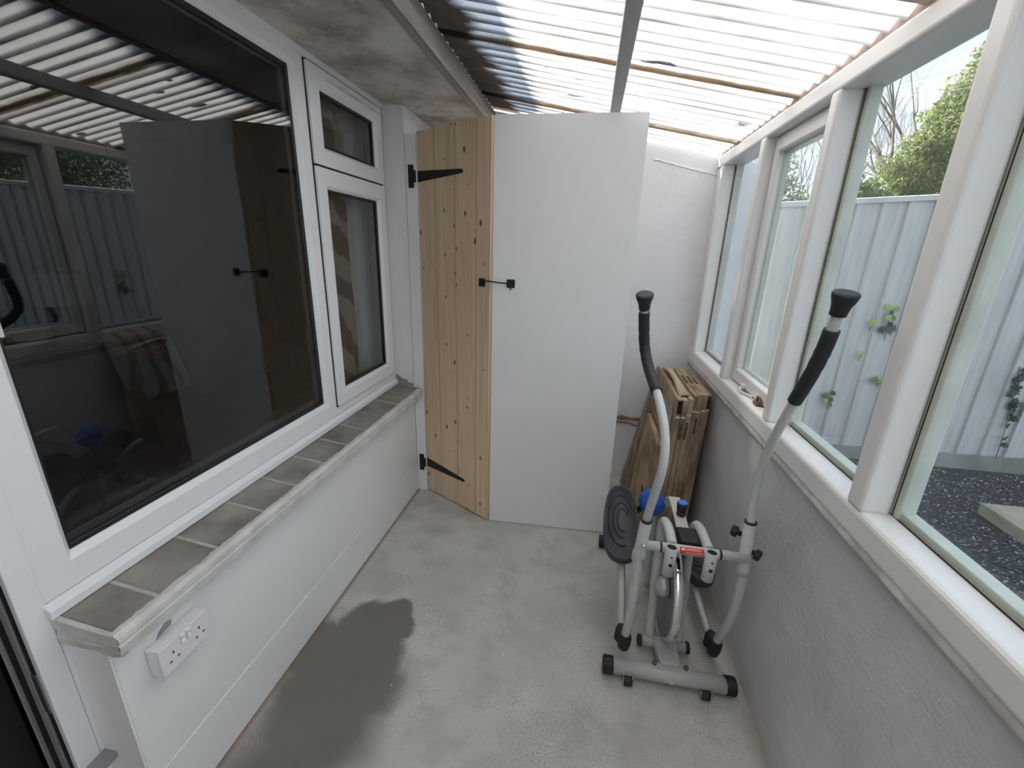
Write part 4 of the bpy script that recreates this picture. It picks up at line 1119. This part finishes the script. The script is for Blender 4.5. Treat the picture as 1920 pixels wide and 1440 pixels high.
# loose chippings near the window
random.seed(21)
mbs = MB()
def chip(mb, x, y, s):
    v = []
    a0 = random.uniform(0, 6.28)
    for k in range(4):
        a = a0 + k * math.pi / 2 + random.uniform(-.4, .4)
        r_ = s * random.uniform(0.6, 1.2)
        v.append((x + r_ * math.cos(a), y + r_ * math.sin(a) * 0.7, 0.002 + s * random.uniform(0.0, 0.35)))
    v.append((x + random.uniform(-.3, .3) * s, y, 0.002 + s * random.uniform(0.5, 0.95)))
    mb.add(v, [(0, 1, 4), (1, 2, 4), (2, 3, 4), (3, 0, 4)])
for i in range(26000):
    x, y = random.uniform(1.1, 4.6), random.uniform(0.7, 3.63)
    chip(mbs, x, y, random.uniform(0.006, 0.013))
m, g, b = blank('chippings')
ri = g.n('ShaderNodeNewGeometry').outputs['Random Per Island']
g.l(g.ramp(ri, [(0.0, (0.030, 0.033, 0.036)), (0.45, (0.080, 0.085, 0.090)), (0.75, (0.16, 0.165, 0.17)), (0.90, (0.30, 0.31, 0.315)), (1.0, (0.46, 0.47, 0.475))]), b.inputs['Base Color'])
b.inputs['Roughness'].default_value = 0.8
tag(mbs.build('gravel', 'chippings'), 'dark slate gravel with pale flecks covering the garden', 'gravel', kind='stuff')
tag(MB().box(2.64, 3.7, 2.20, 2.95, 0.0, 0.085).build('stone_slab', 'slab_stone', None, 0.008), 'buff stone slab lying on the dark gravel', 'slab')

# fence
fe = tag(empty('garden_fence', (2.8, 3.68, 0.0)), 'grey painted featheredge board fence beyond the gravel', 'fence')
def ftop(x): return 1.955 + (x - 1.31) * 0.060
BW = 0.163
x = 1.02
while x < 6.4:
    zt = ftop(x + BW / 2) - 0.02
    def fb(m):
        m.prism([(x, 3.648), (x + BW + 0.010, 3.674), (x + BW + 0.010, 3.684), (x, 3.671)], (0, 0, 0.108 + (x - 1.9) * 0.02), UX, UY, UZ, zt - 0.108 - (x - 1.9) * 0.02)
    part('fence_board', 'fence_paint', fe, fb, 0.001, segs=1)
    x += BW
def capr(m):
    m.add([(1.0, 3.640, ftop(1.0) - 0.035), (6.4, 3.640, ftop(6.4) - 0.035), (6.4, 3.71, ftop(6.4) - 0.035), (1.0, 3.71, ftop(1.0) - 0.035),
           (1.0, 3.640, ftop(1.0)), (6.4, 3.640, ftop(6.4)), (6.4, 3.71, ftop(6.4) + 0.008), (1.0, 3.71, ftop(1.0) + 0.008)],
          [(0,3,2,1),(4,5,6,7),(0,1,5,4),(1,2,6,5),(2,3,7,6),(3,0,4,7)])
part('fence_cap', 'fence_cap_paint', fe, capr, 0.003)
part('gravel_board', 'gravel_board_concrete', fe, lambda m: m.add([(1.0, 3.655, 0.0), (6.4, 3.655, 0.0), (6.4, 3.70, 0.0), (1.0, 3.70, 0.0), (1.0, 3.655, 0.094), (6.4, 3.655, 0.19), (6.4, 3.70, 0.19), (1.0, 3.70, 0.094)],
     [(0,3,2,1),(4,5,6,7),(0,1,5,4),(1,2,6,5),(2,3,7,6),(3,0,4,7)]), 0.004)
# mossy pier outside the far pane
pr = tag(empty('mossy_pier', (0.98, 3.2, 0)), 'mossy grey pier standing just outside the farthest garden pane', 'pier')
part('pier_shaft', 'moss_render', pr, lambda m: m.box(0.885, 1.075, 3.12, 3.20, 0.0, 2.02), 0.006)
part('pier_face', 'fence_paint', pr, lambda m: m.box(0.955, 1.075, 3.105, 3.121, 0.0, 2.06), 0.003)

# ivy
def leaf_mesh(mname):
    pts = [(0, -0.5), (0.22, -0.42), (0.5, -0.20), (0.28, -0.02), (0.34, 0.22), (0.10, 0.18), (0, 0.55), (-0.10, 0.18), (-0.34, 0.22), (-0.28, -0.02), (-0.5, -0.20), (-0.22, -0.42)]
    me = bpy.data.meshes.new('ivy_leaf')
    vs = [(p[0], 0.10 * abs(p[0]) - 0.02, p[1]) for p in pts] + [(0, -0.05, 0)]
    fs = [(i, (i + 1) % 12, 12) for i in range(12)]
    vs2 = [(p[0], p[1] + 0.03, p[2]) for p in vs]
    me.from_pydata(vs + vs2, [], fs + [(b_ + 13, a + 13, c + 13) for a, b_, c in fs] + [(i, i + 13, (i + 1) % 12 + 13, (i + 1) % 12) for i in range(12)])
    me.materials.append(MATS[mname]); return me
LM = {k: leaf_mesh(k) for k in ('ivy_leaf', 'ivy_leaf_bright', 'ivy_leaf_dark')}
def ivy(label, stem, leaves):
    r_ = tag(empty('ivy_sprig', (stem[0][0], 3.65, stem[0][1])), label, 'ivy', 'ivy sprigs growing through the fence')
    part('stem', 'bark', r_, lambda m: m.tube(catmull([(a, 3.644, c) for a, c in stem], 4), 0.003, 6))
    for (a, c, s, k) in leaves:
        o = bpy.data.objects.new('leaf', LM[k]); C.objects.link(o)
        o.location = (a, 3.628 + random.uniform(-.010, .004), c)
        o.scale = (s, s, s)
        o.rotation_euler = (random.uniform(-.5, .5), random.uniform(-1.2, 1.2) + math.pi, random.uniform(-.6, .6))
        o.parent = r_; o.matrix_parent_inverse = parent_world(r_).inverted()
Bt, Mi, Dk = 'ivy_leaf_bright', 'ivy_leaf', 'ivy_leaf_dark'
ivy('bright green ivy sprig with darker lower leaves, topmost on the fence boards', [(2.24, 1.0), (2.235, 1.1), (2.22, 1.25)],
    [(2.205, 1.245, .06, Bt), (2.245, 1.235, .055, Bt), (2.225, 1.20, .05, Dk), (2.215, 1.165, .06, Bt), (2.250, 1.165, .055, Mi), (2.235, 1.115, .06, Dk), (2.195, 1.075, .07, Dk), (2.245, 1.07, .07, Dk), (2.275, 1.09, .06, Dk)])
ivy('single yellow-green ivy leaf left of the bright sprig', [(2.125, 1.06), (2.122, 1.12)], [(2.124, 1.125, .06, Bt)])
ivy('lone broad green ivy leaf low on the fence near the thick post', [(2.29, 0.63), (2.27, 0.67)], [(2.25, 0.685, .07, Mi), (2.285, 0.67, .07, Bt)])
ivy('small drooping yellowish ivy leaf midway up the fence', [(2.10, 0.83), (2.11, 0.87)], [(2.108, 0.875, .05, Bt)])
ivy('dull green ivy tuft beside the right handle grip', [(1.99, 0.42), (1.965, 0.50), (1.96, 0.56)], [(1.935, 0.53, .06, Mi), (1.965, 0.50, .06, Mi), (1.975, 0.555, .05, Dk), (1.985, 0.46, .05, Dk), (1.945, 0.495, .045, Bt)])
ivy('dark ivy creeping out at the foot of the fence boards', [(1.90, 0.10), (2.0, 0.09), (2.14, 0.085)], [(1.90, 0.17, .06, Dk), (1.905, 0.12, .06, Dk), (1.99, 0.085, .05, Dk), (2.05, 0.08, .05, Dk), (2.10, 0.085, .05, Dk)])
lv = []
for t in range(26):
    z = 0.15 + 0.70 * random.random() ** 0.8
    if 0.30 < z < 0.40 and random.random() < .6: continue
    lv.append((3.245 - (z - 0.15) * 0.09 + random.uniform(-.045, .045) * (1.2 if 0.42 < z < 0.66 else 0.5), z, random.uniform(.05, .075), Dk))
ivy('tall column of dark ivy leaves climbing the fence at the right', [(3.245, 0.12), (3.23, 0.35), (3.20, 0.6), (3.165, 0.86)], lv)

# trees
def leafcloud(m, blobs, count, size, seed):
    rr = random.Random(seed)
    tot = sum(b_[3] * b_[4] * b_[5] for b_ in blobs)
    for (cx, cy, cz, rx, ry, rz) in blobs:
        n = int(count * rx * ry * rz / tot)
        for _ in range(n):
            while True:
                p = Vector((rr.uniform(-1, 1), rr.uniform(-1, 1), rr.uniform(-1, 1)))
                l_ = p.length
                if 0.25 < l_ < 1 and rr.random() < l_ ** 1.2: break
            q = Vector((cx + p.x * rx, cy + p.y * ry, cz + p.z * rz))
            s = size * rr.uniform(.6, 1.4)
            d1 = Vector((rr.uniform(-1, 1), rr.uniform(-1, 1), rr.uniform(-1.3, .3))).normalized()
            d2 = d1.orthogonal().normalized()
            d2 = (Matrix.Rotation(rr.uniform(0, 6.28), 3, d1) @ d2)
            m.add([q - d1 * s, q + d2 * s * .33, q + d1 * s, q - d2 * s * .33], [(0, 1, 2, 3)])
def branches(m, p, d, l_, r_, depth, rr, spread=0.6, up=0.25, seg=5):
    pts = [Vector(p)]; dd = Vector(d).normalized()
    for k in range(4):
        dd = (dd + Vector((rr.uniform(-1, 1), rr.uniform(-1, 1), rr.uniform(-.4, .8) * up)) * 0.16).normalized()
        pts.append(pts[-1] + dd * l_ / 4)
    m.tube(pts, [r_ * (1 - 0.13 * k) for k in range(5)], seg, False)
    if depth == 0: return
    for _ in range(rr.choice((2, 3, 3))):
        k = rr.choice((2, 3, 4))
        nd = (dd + Vector((rr.uniform(-1, 1), rr.uniform(-1, 1), rr.uniform(-.3, .9))) * spread).normalized()
        branches(m, pts[k], nd, l_ * rr.uniform(.55, .8), r_ * 0.55, depth - 1, rr, spread, up, max(3, seg - 1))
rr = random.Random(3)
lt_ = tag(empty('leafy_tree', (4.95, 7.2, 0)), 'tall lime green feathery tree beyond the fence', 'tree')
part('trunk', 'bark', lt_, lambda m: branches(m, (4.95, 7.2, 0), (-0.05, 0, 1), 2.4, 0.08, 3, rr, 0.45), label='brown trunk and limbs')
blobs = [(3.98, 7.2, 2.42, .34, .4, .42), (4.22, 7.15, 2.72, .36, .4, .40), (4.40, 7.1, 3.02, .34, .4, .42), (4.55, 7.2, 3.40, .30, .4, .40), (4.68, 7.2, 3.75, .26, .3, .32), (5.1, 7.2, 3.2, .5, .5, .7), (4.75, 7.1, 2.4, .7, .4, .55),
         (4.76, 7.2, 4.02, .20, .25, .24), (3.84, 7.2, 2.82, .15, .2, .11), (4.06, 7.2, 3.10, .13, .2, .10), (4.22, 7.2, 3.38, .13, .2, .11), (4.36, 7.2, 3.72, .10, .15, .12), (4.58, 7.2, 4.08, .10, .15, .08)]
tag(part('foliage', 'leaf_lime', lt_, lambda m: leafcloud(m, blobs, 30000, 0.034, 5)), kind='stuff')
bt = tag(empty('bare_tree', (5.40, 10.4, 0)), 'leafless branching tree against the sky beyond the fence', 'tree')
rr2 = random.Random(11)
def bare(m):
    m.tube(catmull([(5.40, 10.4, 0), (5.38, 10.4, 1.2), (5.44, 10.4, 2.6)]), [0.06 - 0.003 * i for i in range(13)], 7, False)
    for dx in (-0.62, -0.42, -0.25, -0.08, 0.08, 0.25, 0.38):
        branches(m, (5.42 + dx * .3, 10.4, 2.35 + 0.25 * abs(dx)), (dx, rr2.uniform(-.12, .12), 1), 1.0, 0.016, 5, rr2, 0.50, 0.9, 4)
part('limbs', 'bark_pale', bt, bare)
dt = tag(empty('dark_shrub', (2.75, 5.4, 0)), 'dark olive evergreen shrub between the bare tree and the lime tree', 'shrub')
part('stems', 'bark', dt, lambda m: branches(m, (2.75, 5.4, 0), (0, 0, 1), 1.3, 0.035, 2, rr, 0.35))
tag(part('foliage', 'leaf_dark', dt, lambda m: leafcloud(m, [(2.58, 5.4, 2.06, .22, .25, .26), (2.74, 5.4, 2.10, .24, .25, .24), (2.90, 5.4, 2.05, .22, .25, .20), (2.62, 5.4, 2.32, .09, .12, .13)], 4200, 0.032, 8)), kind='stuff')
d2 = tag(empty('wispy_shrub', (2.4, 6.6, 0)), 'wispy olive shrub behind the fence seen through the opening sash', 'shrub')
rr3 = random.Random(14)
def wisp(m):
    for dx in (-0.4, -0.1, 0.2, 0.45):
        branches(m, (2.45, 6.6, 0.4), (dx, 0, 1.6), 1.7, 0.02, 3, rr3, 0.5, 0.8)
part('stems', 'bark', d2, wisp)
tag(part('foliage', 'leaf_olive', d2, lambda m: leafcloud(m, [(2.35, 6.6, 2.25, .35, .3, .35), (2.3, 6.6, 2.7, .22, .2, .3), (2.7, 6.6, 2.15, .35, .3, .2)], 2600, 0.030, 9)), kind='stuff')
d3 = tag(empty('dark_tree', (5.3, 5.6, 0)), 'dense dark green tree behind the fence at the right edge', 'tree')
part('trunk', 'bark', d3, lambda m: branches(m, (5.2, 5.6, 0), (0, 0, 1), 2.2, 0.07, 2, rr, 0.5))
tag(part('foliage', 'leaf_dark', d3, lambda m: leafcloud(m, [(5.1, 5.6, 2.6, .85, .6, .8), (5.6, 5.6, 2.9, .8, .6, .9), (4.8, 5.6, 2.2, .4, .5, .5), (6.6, 5.6, 3.0, .9, .7, 1.0), (7.6, 5.4, 3.0, .9, .7, 1.0)], 20000, 0.036, 10)), kind='stuff')

# ================================================================== ROOM CONTENTS SEEN THROUGH THE WINDOW
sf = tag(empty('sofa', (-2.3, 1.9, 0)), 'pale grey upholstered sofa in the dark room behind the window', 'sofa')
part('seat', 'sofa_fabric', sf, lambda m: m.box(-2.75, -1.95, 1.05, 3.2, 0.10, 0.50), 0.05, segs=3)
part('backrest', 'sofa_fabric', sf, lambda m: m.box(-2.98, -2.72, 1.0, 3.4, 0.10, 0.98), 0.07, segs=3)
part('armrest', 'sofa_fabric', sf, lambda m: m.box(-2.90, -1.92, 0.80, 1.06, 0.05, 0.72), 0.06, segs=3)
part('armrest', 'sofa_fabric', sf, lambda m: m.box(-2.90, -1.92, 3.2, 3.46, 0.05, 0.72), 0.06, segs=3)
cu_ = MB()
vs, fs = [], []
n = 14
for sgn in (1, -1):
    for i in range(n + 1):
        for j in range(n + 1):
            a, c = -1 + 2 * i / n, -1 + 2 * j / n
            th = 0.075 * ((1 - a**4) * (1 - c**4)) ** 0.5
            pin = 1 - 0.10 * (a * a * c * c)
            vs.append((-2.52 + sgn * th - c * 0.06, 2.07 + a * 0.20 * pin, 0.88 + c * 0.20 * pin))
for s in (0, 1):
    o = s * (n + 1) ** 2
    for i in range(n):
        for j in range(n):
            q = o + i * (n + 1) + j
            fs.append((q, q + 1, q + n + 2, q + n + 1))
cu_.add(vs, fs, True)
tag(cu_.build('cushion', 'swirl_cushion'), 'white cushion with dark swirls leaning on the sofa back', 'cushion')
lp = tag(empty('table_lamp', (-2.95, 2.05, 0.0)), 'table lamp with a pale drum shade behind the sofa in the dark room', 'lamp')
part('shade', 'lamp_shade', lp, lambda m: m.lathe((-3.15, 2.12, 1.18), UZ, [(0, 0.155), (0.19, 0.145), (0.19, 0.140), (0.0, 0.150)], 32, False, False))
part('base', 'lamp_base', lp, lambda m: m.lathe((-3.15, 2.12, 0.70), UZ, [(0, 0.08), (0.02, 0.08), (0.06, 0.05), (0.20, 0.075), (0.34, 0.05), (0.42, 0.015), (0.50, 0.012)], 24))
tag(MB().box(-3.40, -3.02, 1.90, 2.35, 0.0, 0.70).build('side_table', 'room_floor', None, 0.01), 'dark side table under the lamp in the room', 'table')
def drape(name, material, y0, y1, z0, z1, xc, waves, amp, label, group=None):
    vs, fs = [], []
    n = waves * 10
    for j in range(8):
        z = z0 + (z1 - z0) * j / 7
        for i in range(n + 1):
            t = i / n
            vs.append((xc + amp * math.sin(t * waves * 2 * math.pi + 0.3 * j) , y0 + (y1 - y0) * t + 0.015 * math.sin(j * 1.3), z))
    for j in range(7):
        for i in range(n):
            q = j * (n + 1) + i
            fs.append((q, q + 1, q + n + 2, q + n + 1))
    m_ = MB(); m_.add(vs, fs, True)
    o = m_.build(name, material)
    sm = o.modifiers.new('thick', 'SOLIDIFY'); sm.thickness = 0.003
    return tag(o, label, 'curtain', group)
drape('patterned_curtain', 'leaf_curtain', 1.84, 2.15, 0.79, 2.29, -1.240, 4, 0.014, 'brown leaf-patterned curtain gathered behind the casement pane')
drape('sheer_curtain', 'sheer_curtain', 2.12, 2.425, 0.79, 2.29, -1.275, 6, 0.012, 'plain pale curtain hanging right of the patterned one')
